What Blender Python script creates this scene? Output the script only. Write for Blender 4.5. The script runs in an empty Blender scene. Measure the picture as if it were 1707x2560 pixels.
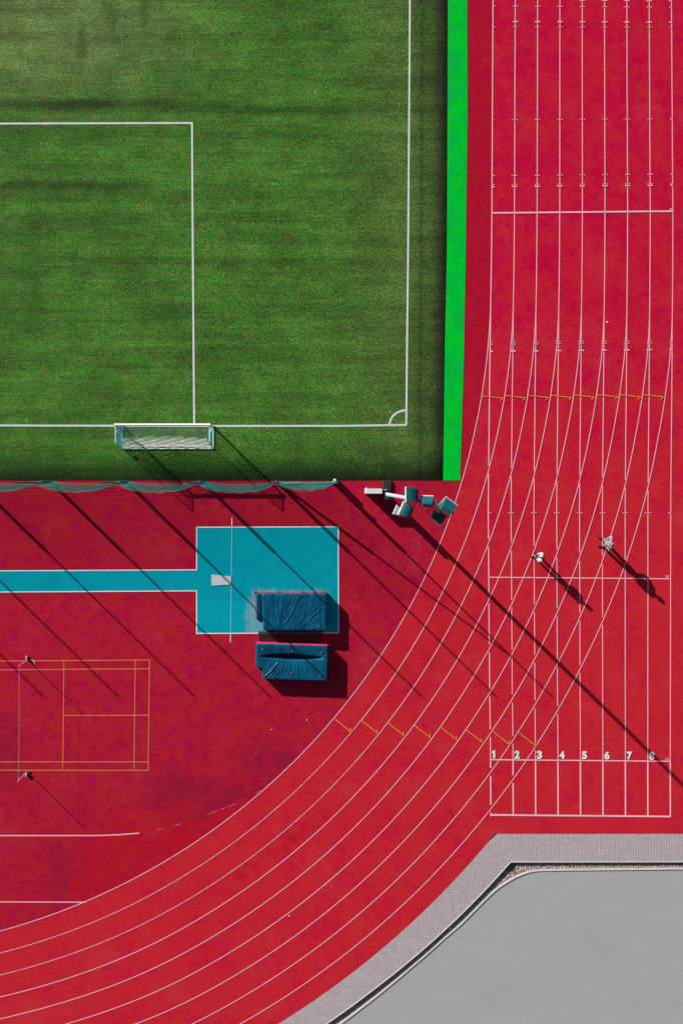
import bpy, bmesh, math, random
import numpy as np
from mathutils import Vector, Matrix, noise as mnoise

random.seed(7)
rng = np.random.default_rng(11)
scene = bpy.context.scene
COL = scene.collection

# ------------------------------------------------------------------ survey
# Plan measured in survey units (45.6 units = 1 m, x east, y south); world in metres.
S, NX, NY, HC = 45.6, 765.0, 1200.0, 49.0
def X(px, h=0.0): return (px - NX) / S * (HC - h) / HC
def Y(py, h=0.0): return -(py - NY) / S * (HC - h) / HC
def P(px, py, z=0.0): return (X(px), Y(py), z)
def PH(px, py, h): return Vector((X(px, h), Y(py, h), h))   # a raised point, measured on the survey image

# ------------------------------------------------------------------ mesh helpers
class MB:
    def __init__(self):
        self.v, self.f = [], []
    def poly(self, pts):
        n = len(self.v); self.v += [tuple(p) for p in pts]; self.f.append(tuple(range(n, n + len(pts))))
    def box(self, c, s, rz=0.0, mat=None):
        n = len(self.v); M = mat if mat is not None else Matrix.Rotation(rz, 3, 'Z')
        for dz in (-.5, .5):
            for dx, dy in ((-.5, -.5), (.5, -.5), (.5, .5), (-.5, .5)):
                p = M @ Vector((dx * s[0], dy * s[1], dz * s[2])) + Vector(c); self.v.append(tuple(p))
        for q in ((3, 2, 1, 0), (4, 5, 6, 7), (0, 1, 5, 4), (1, 2, 6, 5), (2, 3, 7, 6), (3, 0, 4, 7)):
            self.f.append(tuple(n + i for i in q))
    def tube(self, pts, r, n=8, cap=True):
        pts = [Vector(p) for p in pts]; m = len(pts)
        rs = r if isinstance(r, (list, tuple)) else [r] * m
        base = len(self.v)
        t0 = (pts[1] - pts[0]).normalized()
        up = Vector((0, 0, 1)) if abs(t0.z) < .9 else Vector((1, 0, 0))
        for i, p in enumerate(pts):
            a = pts[max(i - 1, 0)]; b = pts[min(i + 1, m - 1)]
            t = (b - a).normalized()
            s = t.cross(up)
            if s.length < 1e-6: s = t.cross(Vector((0, 1, 0)))
            s.normalize(); u = s.cross(t).normalized()
            for k in range(n):
                an = 2 * math.pi * k / n
                self.v.append(tuple(p + (s * math.cos(an) + u * math.sin(an)) * rs[i]))
        for i in range(m - 1):
            for k in range(n):
                a = base + i * n + k; b = base + i * n + (k + 1) % n
                self.f.append((a, b, b + n, a + n))
        if cap:
            self.f.append(tuple(base + k for k in reversed(range(n))))
            self.f.append(tuple(base + (m - 1) * n + k for k in range(n)))
    def strip(self, pts, w, z):
        """flat painted line along a polyline given in survey units"""
        q = [Vector((X(p[0]), Y(p[1]))) for p in pts]; m = len(q); base = len(self.v)
        for i in range(m):
            t = (q[min(i + 1, m - 1)] - q[max(i - 1, 0)]).normalized()
            nrm = Vector((-t.y, t.x)) * (w / 2)
            self.v.append((q[i].x + nrm.x, q[i].y + nrm.y, z)); self.v.append((q[i].x - nrm.x, q[i].y - nrm.y, z))
        for i in range(m - 1):
            a = base + 2 * i
            self.f.append((a, a + 1, a + 3, a + 2))
    def ball(self, c, r, nu=10, nv=7, sc=(1, 1, 1)):
        base = len(self.v); c = Vector(c)
        for j in range(nv + 1):
            th = math.pi * j / nv
            for i in range(nu):
                ph = 2 * math.pi * i / nu
                self.v.append((c.x + r * sc[0] * math.sin(th) * math.cos(ph), c.y + r * sc[1] * math.sin(th) * math.sin(ph), c.z + r * sc[2] * math.cos(th)))
        for j in range(nv):
            for i in range(nu):
                a = base + j * nu + i; b = base + j * nu + (i + 1) % nu
                self.f.append((a, a + nu, b + nu, b))
    def build(self, name, mat, parent=None, smooth=False, bevel=0.0, fix=True, origin=None):
        me = bpy.data.meshes.new(name)
        vs = self.v
        if origin is not None:
            o = Vector(origin); vs = [tuple(Vector(p) - o) for p in vs]
        me.from_pydata(vs, [], self.f); me.update()
        if fix:
            bm = bmesh.new(); bm.from_mesh(me)
            bmesh.ops.recalc_face_normals(bm, faces=bm.faces)
            if bevel > 0:
                bmesh.ops.bevel(bm, geom=[e for e in bm.edges if e.is_manifold and e.calc_face_angle(0) > .5], offset=bevel, segments=2, affect='EDGES', profile=.5)
            bm.to_mesh(me); bm.free()
        if smooth:
            for p in me.polygons: p.use_smooth = True
        me.materials.append(mat)
        o = bpy.data.objects.new(name, me); COL.objects.link(o)
        if parent is not None: o.parent = parent
        elif origin is not None: o.location = origin
        return o

def empty(name, loc):
    o = bpy.data.objects.new(name, None); o.empty_display_size = .3; o.location = loc; COL.objects.link(o); return o
def tag(o, label=None, cat=None, group=None, kind=None):
    if label: o['label'] = label
    if cat: o['category'] = cat
    if group: o['group'] = group
    if kind: o['kind'] = kind
    return o
def structure(o): o['kind'] = 'structure'; return o
def flat(name, pts, z, mat):
    """flat sheet from an outline in survey units, facing up"""
    m = MB(); m.poly([P(a, b, z) for a, b in pts])
    o = m.build(name, mat, fix=False)
    if o.data.polygons[0].normal.z < 0: o.data.flip_normals()
    return structure(o)

# ------------------------------------------------------------------ node helpers
class NT:
    def __init__(self, name):
        self.m = bpy.data.materials.new(name); self.m.use_nodes = True
        self.t = self.m.node_tree; self.n = self.t.nodes; self.l = self.t.links
        self.b = self.n['Principled BSDF']
        self.b.inputs['Roughness'].default_value = .8
        self.b.inputs['Specular IOR Level'].default_value = .25
        g = self.n.new('ShaderNodeNewGeometry'); self.pos = g.outputs['Position']
        s = self.n.new('ShaderNodeSeparateXYZ'); self.l.new(self.pos, s.inputs[0])
        self.x, self.y, self.z = s.outputs
    def put(self, sock, v):
        if hasattr(v, 'is_linked') or hasattr(v, 'node'): self.l.new(v, sock)
        else:
            if hasattr(sock.default_value, '__len__') and len(sock.default_value) == 4 and len(v) == 3: v = (*v, 1)
            sock.default_value = v
    def math(self, op, a, b=0.0, c=0.0, clamp=False):
        k = self.n.new('ShaderNodeMath'); k.operation = op; k.use_clamp = clamp
        for i, q in enumerate((a, b, c)): self.put(k.inputs[i], q)
        return k.outputs[0]
    def add(self, a, b): return self.math('ADD', a, b)
    def mul(self, a, b): return self.math('MULTIPLY', a, b)
    def step(self, v, e0, e1, o0=0.0, o1=1.0):
        k = self.n.new('ShaderNodeMapRange'); k.interpolation_type = 'SMOOTHSTEP'
        for i, q in enumerate((v, e0, e1, o0, o1)): self.put(k.inputs[i], q)
        return k.outputs[0]
    def vec(self, sx=1, sy=1, sz=1, src=None, loc=(0, 0, 0), rot=0.0):
        k = self.n.new('ShaderNodeMapping'); self.l.new(src or self.pos, k.inputs[0])
        k.inputs['Scale'].default_value = (sx, sy, sz); k.inputs['Location'].default_value = loc
        k.inputs['Rotation'].default_value = (0, 0, rot)
        return k.outputs[0]
    def noise(self, scale, detail=3, rough=.55, vec=None, dist=0.0, color=False):
        k = self.n.new('ShaderNodeTexNoise'); self.l.new(vec or self.pos, k.inputs['Vector'])
        k.inputs['Scale'].default_value = scale; k.inputs['Detail'].default_value = detail
        k.inputs['Roughness'].default_value = rough; k.inputs['Distortion'].default_value = dist
        return k.outputs[1 if color else 0]
    def mix(self, f, a, b, mode='MIX'):
        k = self.n.new('ShaderNodeMix'); k.data_type = 'RGBA'; k.blend_type = mode
        self.put(k.inputs[0], f); self.put(k.inputs[6], a); self.put(k.inputs[7], b)
        return k.outputs[2]
    def scale(self, col, f):
        k = self.n.new('ShaderNodeVectorMath'); k.operation = 'SCALE'
        self.put(k.inputs[0], col); self.put(k.inputs['Scale'], f); return k.outputs[0]
    def bump(self, h, strength=.3, dist=.02):
        k = self.n.new('ShaderNodeBump'); k.inputs['Strength'].default_value = strength
        k.inputs['Distance'].default_value = dist; self.l.new(h, k.inputs['Height'])
        self.l.new(k.outputs[0], self.b.inputs['Normal'])
    def rect(self, x0, y0, x1, y1):
        """signed distance (m) to a rectangle given in survey units"""
        cx, cy = (X(x0) + X(x1)) / 2, (Y(y0) + Y(y1)) / 2
        hw, hh = abs(X(x1) - X(x0)) / 2, abs(Y(y1) - Y(y0)) / 2
        a = self.math('SUBTRACT', self.math('ABSOLUTE', self.math('SUBTRACT', self.x, cx)), hw)
        b = self.math('SUBTRACT', self.math('ABSOLUTE', self.math('SUBTRACT', self.y, cy)), hh)
        return self.math('MAXIMUM', a, b)
    def spot(self, px, py, rx, ry, rot=0.0):
        """elliptic distance, 1 on the rim"""
        a = self.math('SUBTRACT', self.x, X(px)); b = self.math('SUBTRACT', self.y, Y(py))
        c, s = math.cos(rot), math.sin(rot)
        u = self.mul(self.add(self.mul(a, c), self.mul(b, s)), 1 / (rx / S))
        w = self.mul(self.add(self.mul(b, c), self.mul(a, -s)), 1 / (ry / S))
        return self.math('SQRT', self.add(self.mul(u, u), self.mul(w, w)))
    def out(self, col, rough=None):
        self.put(self.b.inputs['Base Color'], col)
        if rough is not None: self.put(self.b.inputs['Roughness'], rough)
        return self.m

def plain(name, col, rough=.6, var=.12, sc=6.0, metal=0.0, spec=.3):
    t = NT(name); f = t.add(t.mul(t.noise(sc, 4), 2 * var), 1 - var)
    t.b.inputs['Metallic'].default_value = metal; t.b.inputs['Specular IOR Level'].default_value = spec
    return t.out(t.scale(col, f), rough)

# ---- ground materials
def rubber(name, a, b, grain=.27, blot=.5, shift=None, low=(.30, .004, .016)):
    t = NT(name)
    t.b.inputs['Specular IOR Level'].default_value = .04
    m = t.step(t.noise(.55, 5, .6, dist=.4), .40, .66)
    m2 = t.step(t.noise(2.1, 7, .74), .44, .61)
    f = t.add(t.mul(m, blot), t.mul(m2, 1 - blot))
    if shift is not None: f = t.math('ADD', f, t.step(t.y, *shift, -.28, .28), 0, clamp=True)
    c = t.mix(f, a, b)
    # wear: darker trodden patches with ragged edges, a faint sweep of lighter dust
    w1 = t.step(t.noise(.85, 8, .72, vec=t.vec(loc=(11, 5, 0))), .53, .72)
    c = t.mix(t.mul(w1, .30), c, low)
    w2 = t.step(t.noise(.33, 8, .75, vec=t.vec(loc=(1, 9, 0))), .50, .70)
    c = t.mix(t.mul(w2, .10), c, (.60, .12, .12))
    g = t.noise(13, 4, .8)
    c = t.scale(c, t.add(t.mul(t.step(g, .25, .75), 2 * grain), 1 - grain))
    g2 = t.noise(60, 2, .6)
    c = t.scale(c, t.add(t.mul(g2, .30), .85))
    t.bump(t.noise(55, 3, .7), .22, .006)
    return t, c

t, c = rubber('red_track_rubber', (.480, .0160, .0255), (.450, .0013, .0375), shift=(Y(1500), Y(500)))
# soft rubbing and damp along the inner lanes
d = t.spot(1075, 1600, 90, 210, rot=math.radians(-38))
k = t.mul(t.step(d, 1.15, .3), t.step(t.noise(1.1, 4, .6), .38, .66))
c = t.mix(t.mul(k, .55), c, (.36, .008, .016))
d = t.spot(700, 2120, 300, 26, rot=math.radians(33))
k = t.mul(t.step(d, 1.1, .3), t.step(t.noise(1.6, 4, .6), .40, .66))
c = t.mix(t.mul(k, .6), c, (.38, .004, .010))
M_TRACK = t.out(c, .85)

t, c = rubber('red_infield_rubber', (.368, .0120, .0185), (.345, .0003, .0450), blot=.25, low=(.20, .006, .016))
k = t.step(t.noise(1.3, 6, .65, vec=t.vec(loc=(7, 3, 0))), .52, .72)
c = t.mix(t.mul(k, .45), c, (.35, .012, .022))
# fresher repair of clear red by the bend, purple stains beside it
w = t.noise(.9, 5, .65)
d = t.add(t.spot(430, 2110, 330, 130, rot=math.radians(24)), t.mul(t.add(w, -.5), 1.5))
c = t.mix(t.mul(t.mul(t.step(d, 1.25, .55), t.step(t.noise(1.5, 7, .75), .36, .58)), .62), c, (.42, .0035, .013))
st_ = t.noise(2.3, 8, .75, vec=t.vec(loc=(3, 8, 0)))
for (px, py, rx, ry, ro) in ((660, 1905, 90, 62, 20), (500, 1965, 120, 40, -18), (150, 2190, 40, 110, 0), (720, 1900, 40, 30, 0), (420, 1985, 110, 60, -10), (570, 2000, 150, 22, 25), (20, 1880, 60, 110, 0)):
    d = t.add(t.spot(px, py, rx, ry, math.radians(ro)), t.mul(t.add(w, -.5), 1.8))
    c = t.mix(t.mul(t.mul(t.step(d, 1.25, .3), t.step(st_, .36, .60)), .72), c, (.20, .007, .034))
# edge strip between the turf strip and the first lane is darker, less walked
d = t.step(t.x, X(1120), X(1150)); d2 = t.step(t.y, Y(1190), Y(1120))
c = t.mix(t.mul(t.mul(d, d2), .5), c, (.37, .0015, .018))
M_INFIELD = t.out(c, .85)

t = NT('teal_runway_rubber'); t.b.inputs['Specular IOR Level'].default_value = .03
c = t.mix(t.step(t.noise(1.4, 4, .6), .35, .68), (.0008, .295, .360), (.0008, .268, .355))
c = t.scale(c, t.add(t.mul(t.noise(11, 4, .7), .22), .89))
wn = t.mul(t.add(t.noise(2.2, 6, .7), -.5), 1.0)
d = t.add(t.math('ABSOLUTE', t.math('MINIMUM', t.rect(640, 1484, 818, 1572), 1.0)), wn)
gate = t.mul(t.step(t.x, X(600), X(650)), t.step(t.x, X(840), X(790)))
k = t.mul(t.step(d, .36, .02), gate)
d = t.add(t.rect(622, 1500, 700, 1600), wn)
k = t.math('MAXIMUM', k, t.step(d, .26, -.04))
k = t.mul(k, t.step(t.noise(16, 3, .8), .34, .60))
c = t.mix(t.mul(k, .60), c, (.30, .33, .35))
fp = t.step(t.noise(2.6, 7, .75, vec=t.vec(loc=(2, 2, 0))), .56, .74)
c = t.mix(t.mul(fp, .22), c, (.02, .20, .26))
d = t.add(t.spot(130, 1455, 30, 26), t.mul(wn, 1.4))
c = t.mix(t.mul(t.step(d, 1.3, .2), .35), c, (.002, .19, .27))
t.bump(t.noise(55, 3, .7), .2, .006)
M_TEAL = t.out(c, .8)

# artificial turf: mottled pile, mowing streaks, darker towards the east and south edges
t = NT('artificial_turf')
fine = t.noise(12.5, 6, .80)
row = t.noise(1, 5, .75, vec=t.vec(3.2, 17.0, 1))
hue = t.noise(3.4, 5, .7)
big = t.noise(.22, 4, .55)
mid = t.noise(.9, 6, .72, vec=t.vec(.8, 1.15, 1, loc=(5, 2, 0)))
seam = t.noise(1, 4, .7, vec=t.vec(.35, 9.0, 1))
strk = t.noise(1, 5, .62, vec=t.vec(.045, 1.25, 1))
cA = t.mix(t.step(hue, .42, .60), (.064, .120, .021), (.030, .130, .010))
cA = t.mix(t.mul(t.step(t.noise(1.3, 5, .7), .47, .66), .62), cA, (.020, .146, .009))
cA = t.mix(t.mul(t.step(t.noise(12, 3, .6, vec=t.vec(loc=(3, 1, 0))), .52, .72), .35), cA, (.118, .132, .052))
lum = t.add(.06, t.mul(t.step(fine, .28, .76), 1.08))
lum = t.mul(lum, t.add(.42, t.mul(row, 1.18)))
lum = t.mul(lum, t.add(.84, t.mul(t.step(strk, .36, .62), .26)))
lum = t.mul(lum, t.add(.84, t.mul(t.step(mid, .36, .60), .26)))
lum = t.mul(lum, t.add(.80, t.mul(t.step(seam, .36, .58), .26)))
lum = t.mul(lum, t.add(.84, t.mul(t.step(big, .35, .65), .32)))
# worn pale pile up in the far corner, dark damp streaks
wnt = t.add(t.noise(.8, 5, .65), -.5)
d = t.add(t.spot(60, 60, 520, 240), t.mul(wnt, 1.2))
cA = t.mix(t.mul(t.step(d, 1.2, .2), .42), cA, (.150, .165, .068))
for (px, py, rx, ry, kk) in ((190, 262, 340, 22, .62), (120, 462, 420, 18, .42), (700, 275, 420, 14, .30), (205, 110, 20, 70, .40), (275, 40, 26, 60, .4), (360, 30, 14, 60, .36), (160, 420, 150, 20, .3),
                          (85, 700, 30, 300, .22), (600, 655, 500, 16, .25), (430, 790, 200, 34, .22)):
    d = t.add(t.spot(px, py, rx, ry), t.mul(wnt, 1.6))
    lum = t.mul(lum, t.step(d, 1.15, .1, 1.0, 1.0 - kk))
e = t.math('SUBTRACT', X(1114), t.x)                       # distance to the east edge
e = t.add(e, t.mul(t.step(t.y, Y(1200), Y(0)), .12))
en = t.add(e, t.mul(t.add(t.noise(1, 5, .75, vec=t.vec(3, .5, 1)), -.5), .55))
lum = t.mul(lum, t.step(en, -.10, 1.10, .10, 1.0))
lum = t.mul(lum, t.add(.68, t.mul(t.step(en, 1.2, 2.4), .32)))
st = t.math('ABSOLUTE', t.math('SUBTRACT', t.add(e, t.mul(t.add(t.noise(.8, 3), -.5), .1)), 1.42))
lum = t.mul(lum, t.step(st, .02, .17, .74, 1.0))
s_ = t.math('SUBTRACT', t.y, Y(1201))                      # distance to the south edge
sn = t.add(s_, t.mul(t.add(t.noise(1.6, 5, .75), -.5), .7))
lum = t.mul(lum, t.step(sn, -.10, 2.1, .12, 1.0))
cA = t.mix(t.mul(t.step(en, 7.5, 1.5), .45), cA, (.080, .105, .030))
edge_tone = t.step(en, 1.0, .1)
cA = t.mix(t.mul(edge_tone, .7), cA, (.075, .085, .045))
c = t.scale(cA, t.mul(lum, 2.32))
t.bump(t.add(t.mul(fine, .8), t.mul(t.noise(28, 2, .6), .6)), .85, .05)
t.b.inputs['Specular IOR Level'].default_value = .12
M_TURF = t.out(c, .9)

t = NT('bright_green_strip'); t.b.inputs['Specular IOR Level'].default_value = .03
c = t.mix(t.step(t.noise(.9, 5, .6, vec=t.vec(2.2, .8, 1)), .38, .62), (.0004, .50, .022), (.0004, .42, .050))
c = t.mix(t.mul(t.step(t.noise(2.1, 5, .7), .50, .68), .6), c, (.004, .34, .006))
c = t.mix(t.mul(t.step(t.noise(1.2, 8, .75, vec=t.vec(1.6, .6, 1)), .52, .74), .35), c, (.010, .26, .045))
c = t.scale(c, t.add(t.mul(t.noise(11, 5, .8), .8), .58))
t.bump(t.noise(40, 3, .7), .3, .01)
M_GSTRIP = t.out(c, .85)

def paint(name, col, wear=.25, under=(.5, .012, .026), sc=16):
    t = NT(name)
    k = t.step(t.noise(sc, 5, .7), .60 - wear * .35, .80 - wear * .2)
    c = t.mix(t.mul(k, .75), col, under)
    c = t.scale(c, t.add(t.mul(t.noise(3, 4, .6), .2), .9))
    return t.out(c, .7)
M_WHITE = paint('white_track_paint', (.78, .41, .485), .18)
M_WHITEF = paint('faded_white_paint', (.76, .46, .53), .62)
M_WHITEW = paint('worn_white_paint', (.62, .30, .36), .95, sc=3)
M_TICK = paint('thin_white_paint', (.62, .36, .48), .45)
M_TICKY = paint('ochre_tick_paint', (.72, .27, .15), .4)
M_YEL = paint('yellow_track_paint', (.66, .215, .022), .3)
M_YELF = paint('faded_yellow_paint', (.60, .06, .045), .6)
M_ORG = paint('yellow_court_paint', (.62, .205, .055), .35)
M_NUM = paint('grey_white_number_paint', (.70, .68, .68), .18)
M_RLINE = paint('white_runway_paint', (.72, .74, .76), .3, under=(.1, .3, .38))
M_TLINE = paint('pale_cyan_paint', (.16, .62, .66), .2, under=(.02, .3, .38))
M_PLINE = paint('white_turf_line', (.60, .60, .62), .3, under=(.09, .13, .05), sc=22)

t = NT('grey_asphalt')
c = t.mix(t.step(t.noise(.5, 5, .6, vec=t.vec(1, 2.2, 1, rot=.7)), .35, .65), (.342, .346, .338), (.328, .333, .327))
c = t.scale(c, t.add(t.mul(t.noise(11, 6, .88), .52), .74))
c = t.mix(t.mul(t.step(t.noise(24, 3, .7), .58, .74), .30), c, (.24, .25, .25))
for (px, py, rx, ry) in ((1500, 2360, 120, 60), (1250, 2480, 160, 50), (1630, 2520, 130, 60)):
    d = t.add(t.spot(px, py, rx, ry, .4), t.mul(t.add(t.noise(.8, 5, .6), -.5), 1.5))
    c = t.scale(c, t.step(d, 1.2, .2, 1.0, .97))
t.bump(t.noise(60, 3, .7), .2, .005)
M_ASPH = t.out(c, .85)

t = NT('concrete_pavers')
uv = t.n.new('ShaderNodeUVMap'); br = t.n.new('ShaderNodeTexBrick'); t.l.new(uv.outputs[0], br.inputs['Vector'])
br.offset = .5; br.squash = 1.0
br.inputs['Color1'].default_value = (.455, .385, .395, 1); br.inputs['Color2'].default_value = (.395, .340, .350, 1)
br.inputs['Mortar'].default_value = (.17, .14, .145, 1)
br.inputs['Scale'].default_value = 1.0; br.inputs['Mortar Size'].default_value = .009; br.inputs['Mortar Smooth'].default_value = .2
br.inputs['Brick Width'].default_value = .20; br.inputs['Row Height'].default_value = .14
c = t.scale(br.outputs['Color'], t.add(t.mul(t.noise(1.6, 5, .6), .22), .89))
c = t.scale(c, t.add(t.mul(t.noise(14, 4, .7), .16), .92))
t.bump(br.outputs['Fac'], -.4, .006)
M_PAVE = t.out(c, .8)

M_KERB = plain('pale_concrete', (.54, .475, .465), .8, .15, 5)
M_EDGE = plain('edging_concrete', (.52, .53, .52), .8, .1, 5)
M_BED = plain('gravel_bed', (.16, .13, .115), .95, .4, 12)
t = NT('gravel_stones')
oi = t.noise(13, 1, .5)
c = t.mix(t.step(oi, .40, .60), (.46, .36, .31), (.30, .20, .165))
c = t.mix(t.step(t.noise(17, 1, .5, vec=t.vec(loc=(4, 4, 4))), .54, .62), c, (.60, .56, .53))
M_STONE = t.out(c, .85)
t = NT('far_ground')
c = t.mix(t.step(t.noise(.05, 5, .6), .4, .6), (.16, .17, .11), (.10, .13, .06))
M_GROUND = t.out(c, .95)

# ---- object materials
M_ALU = plain('white_painted_metal', (.80, .80, .79), .4, .05, 3)
M_POLE = plain('galvanised_metal', (.40, .44, .45), .45, .12, 5)
M_DARK = plain('dark_metal', (.030, .033, .036), .5, .2, 9)
M_DKTEAL = plain('dark_teal_metal', (.012, .034, .044), .5, .15, 9)
M_LAMPT = plain('teal_lamp_housing', (.0015, .050, .066), .42, .14, 7, spec=.2)
M_LAMPL = plain('pale_teal_lamp_housing', (.014, .095, .118), .42, .14, 7, spec=.2)
M_LAMPG = plain('grey_lamp_housing', (.13, .14, .14), .45, .1, 7, spec=.2)
M_RIM = plain('lamp_rim_metal', (.40, .44, .44), .4, .1, 7)
t = NT('lamp_glass'); t.b.inputs['Roughness'].default_value = .08; t.b.inputs['Specular IOR Level'].default_value = .6
M_GLASS = t.out((.030, .062, .072))
M_CABW = plain('white_cabinet_steel', (.62, .61, .60), .45, .06, 3)
M_RUB = plain('dark_brown_ballast', (.026, .020, .021), .9, .35, 14)
M_NETT = plain('teal_net_cord', (.006, .56, .44), .7, .15, 2)
M_NETC = plain('blue_net_cord', (.005, .27, .35), .7, .15, 4)
M_NETW = plain('white_net_cord', (.60, .59, .57), .8, .2, 5)
M_ROPE = plain('pale_rope', (.55, .58, .55), .8, .15, 5)
M_PAD = plain('padded_post_sleeve', (.012, .12, .105), .7, .2, 5)
M_PINK = plain('pink_red_foam', (.60, .004, .070), .75, .12, 8)
M_BRACK = plain('red_brown_bracket', (.20, .01, .02), .7, .3, 10)
t = NT('blue_mat_cover')
c = t.mix(t.step(t.noise(1.4, 5, .6), .35, .65), (.0012, .058, .112), (.0012, .076, .148))
c = t.scale(c, t.add(t.mul(t.noise(7, 5, .65), .3), .85))
t.bump(t.noise(5.5, 5, .6, vec=t.vec(2.2, .7, 1)), .25, .03)
t.b.inputs['Specular IOR Level'].default_value = .2
M_COVER = t.out(c, .38)
M_SKIN = plain('skin', (.30, .165, .12), .6, .06, 20)
M_GREYC = plain('pale_grey_fabric', (.20, .21, .207), .85, .45, 16)
M_WHITEC = plain('white_fabric', (.52, .53, .52), .85, .2, 14)
M_DKC = plain('dark_fabric', (.018, .021, .026), .85, .2, 12)
M_TEALC = plain('dark_teal_fabric', (.010, .045, .055), .85, .2, 12)
M_SHOE = plain('black_shoe', (.012, .012, .013), .6, .2, 20)
M_HAIR = plain('brown_hair', (.055, .028, .015), .7, .3, 25)
M_CAP = plain('pale_cap_fabric', (.22, .17, .17), .85, .2, 25)
M_EYE = plain('eye_dark', (.02, .015, .012), .3, .1, 30)
M_PAPER = plain('white_paper', (.82, .80, .80), .8, .06, 20)

# ------------------------------------------------------------------ ground sheets
CX, CY = -432.0, 730.0                     # bend centre
def arc(R, a0, a1, n=80):
    return [(CX + R * math.cos(math.radians(a0 + (a1 - a0) * i / n)), CY + R * math.sin(math.radians(a0 + (a1 - a0) * i / n))) for i in range(n + 1)]
FAR = 6000
m = MB(); m.poly([(-2500, -2500, -.32), (2500, -2500, -.32), (2500, 2500, -.32), (-2500, 2500, -.32)])
structure(m.build('ground', M_GROUND, fix=False))

A_OUT = math.degrees(math.atan2(2085 - CY, 1240.7 - CX))
A_IN = math.degrees(math.atan2(2156 - CY, 1276 - CX))
R_OUT = 2149.0
def r_in(a):                                # inner face of the paving, slight taper as surveyed
    k = min(max((a - A_IN) / 12, 0), 1); return 2225 * (1 - k) + 2216 * k
out_arc = arc(R_OUT, A_OUT, 100)
flat('track', [(FAR, -FAR), (FAR, 2085), (1240.7, 2085)] + out_arc + [(-FAR, out_arc[-1][1] + 60), (-FAR, -FAR)], 0.0, M_TRACK)
L0 = [(-6000, 1231.4), (0, 1231.4), (305, 1229.8), (528, 1228.7), (640, 1227.6), (803, 1225.4), (988, 1222.7), (1184, 1220.5), (1280, 1219.7), (1443, 1221), (1716, 1223.2), (1824, 1224.8), (1901, 1225.4), (2041, 1226)]
L8 = [(-6000, 1677), (0, 1677), (305, 1679), (528, 1680.5), (640, 1680.3), (803, 1679.2), (967, 1678), (1185, 1675.8), (1280, 1675.2), (1443, 1675), (1901, 1674), (2041, 1674.2)]
def interp(tab, y):
    return float(np.interp(y, [a for a, _ in tab], [b for _, b in tab]))
def lane_x(k, y):
    a, b = interp(L0, y), interp(L8, y); return a + (b - a) * k / 8
def bend_r(k, deg):
    c0 = 3 * max(0, 1 - deg / 12)
    c8 = np.interp(deg, [0, 4, 10, 15, 26, 40, 90], [8, 8, 3.5, 3.5, 0, -2, -4])
    R = 1655 + 56.1 * k + c0 * (1 - k / 8) + c8 * k / 8
    s = min(max((deg - 62) / 16, 0), 1); s = s * s * (3 - 2 * s)
    return R - 2.5 * k * s
def bend_pt(k, deg):
    R = bend_r(k, deg); a = math.radians(deg); return (CX + R * math.cos(a), CY + R * math.sin(a))
inner = [bend_pt(0, i * .9) for i in range(101)]
flat('infield', [(-FAR, -FAR), (1231.4, -FAR)] + [(interp(L0, y), y) for y in (0, 305, 528, 640, 720)] + inner + [(-FAR, inner[-1][1])], .004, M_INFIELD)
flat('runway', [(-FAR, 1427), (0, 1427), (492, 1424.5), (492, 1318), (845.5, 1317), (846, 1582), (492, 1583.5), (492, 1477), (0, 1480), (-FAR, 1480)], .008, M_TEAL)

gl = [(1119, -60), (1119, 0), (1118, 305), (1116.3, 640), (1111.6, 858), (1110, 988), (1107, 1201)]
gr = [(1149.7, 1201), (1155, 1021), (1159, 896), (1163.5, 640), (1168, 305), (1167.5, 0), (1167.5, -60)]
flat('turf', [(-FAR, -FAR), (1117, -FAR)] + [(a + 2, b) for a, b in gl] + [(-FAR, 1201)], .016, M_TURF)
flat('green_strip', [(1119, -FAR)] + gl + gr + [(1167.5, -FAR)], .022, M_GSTRIP)

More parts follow.
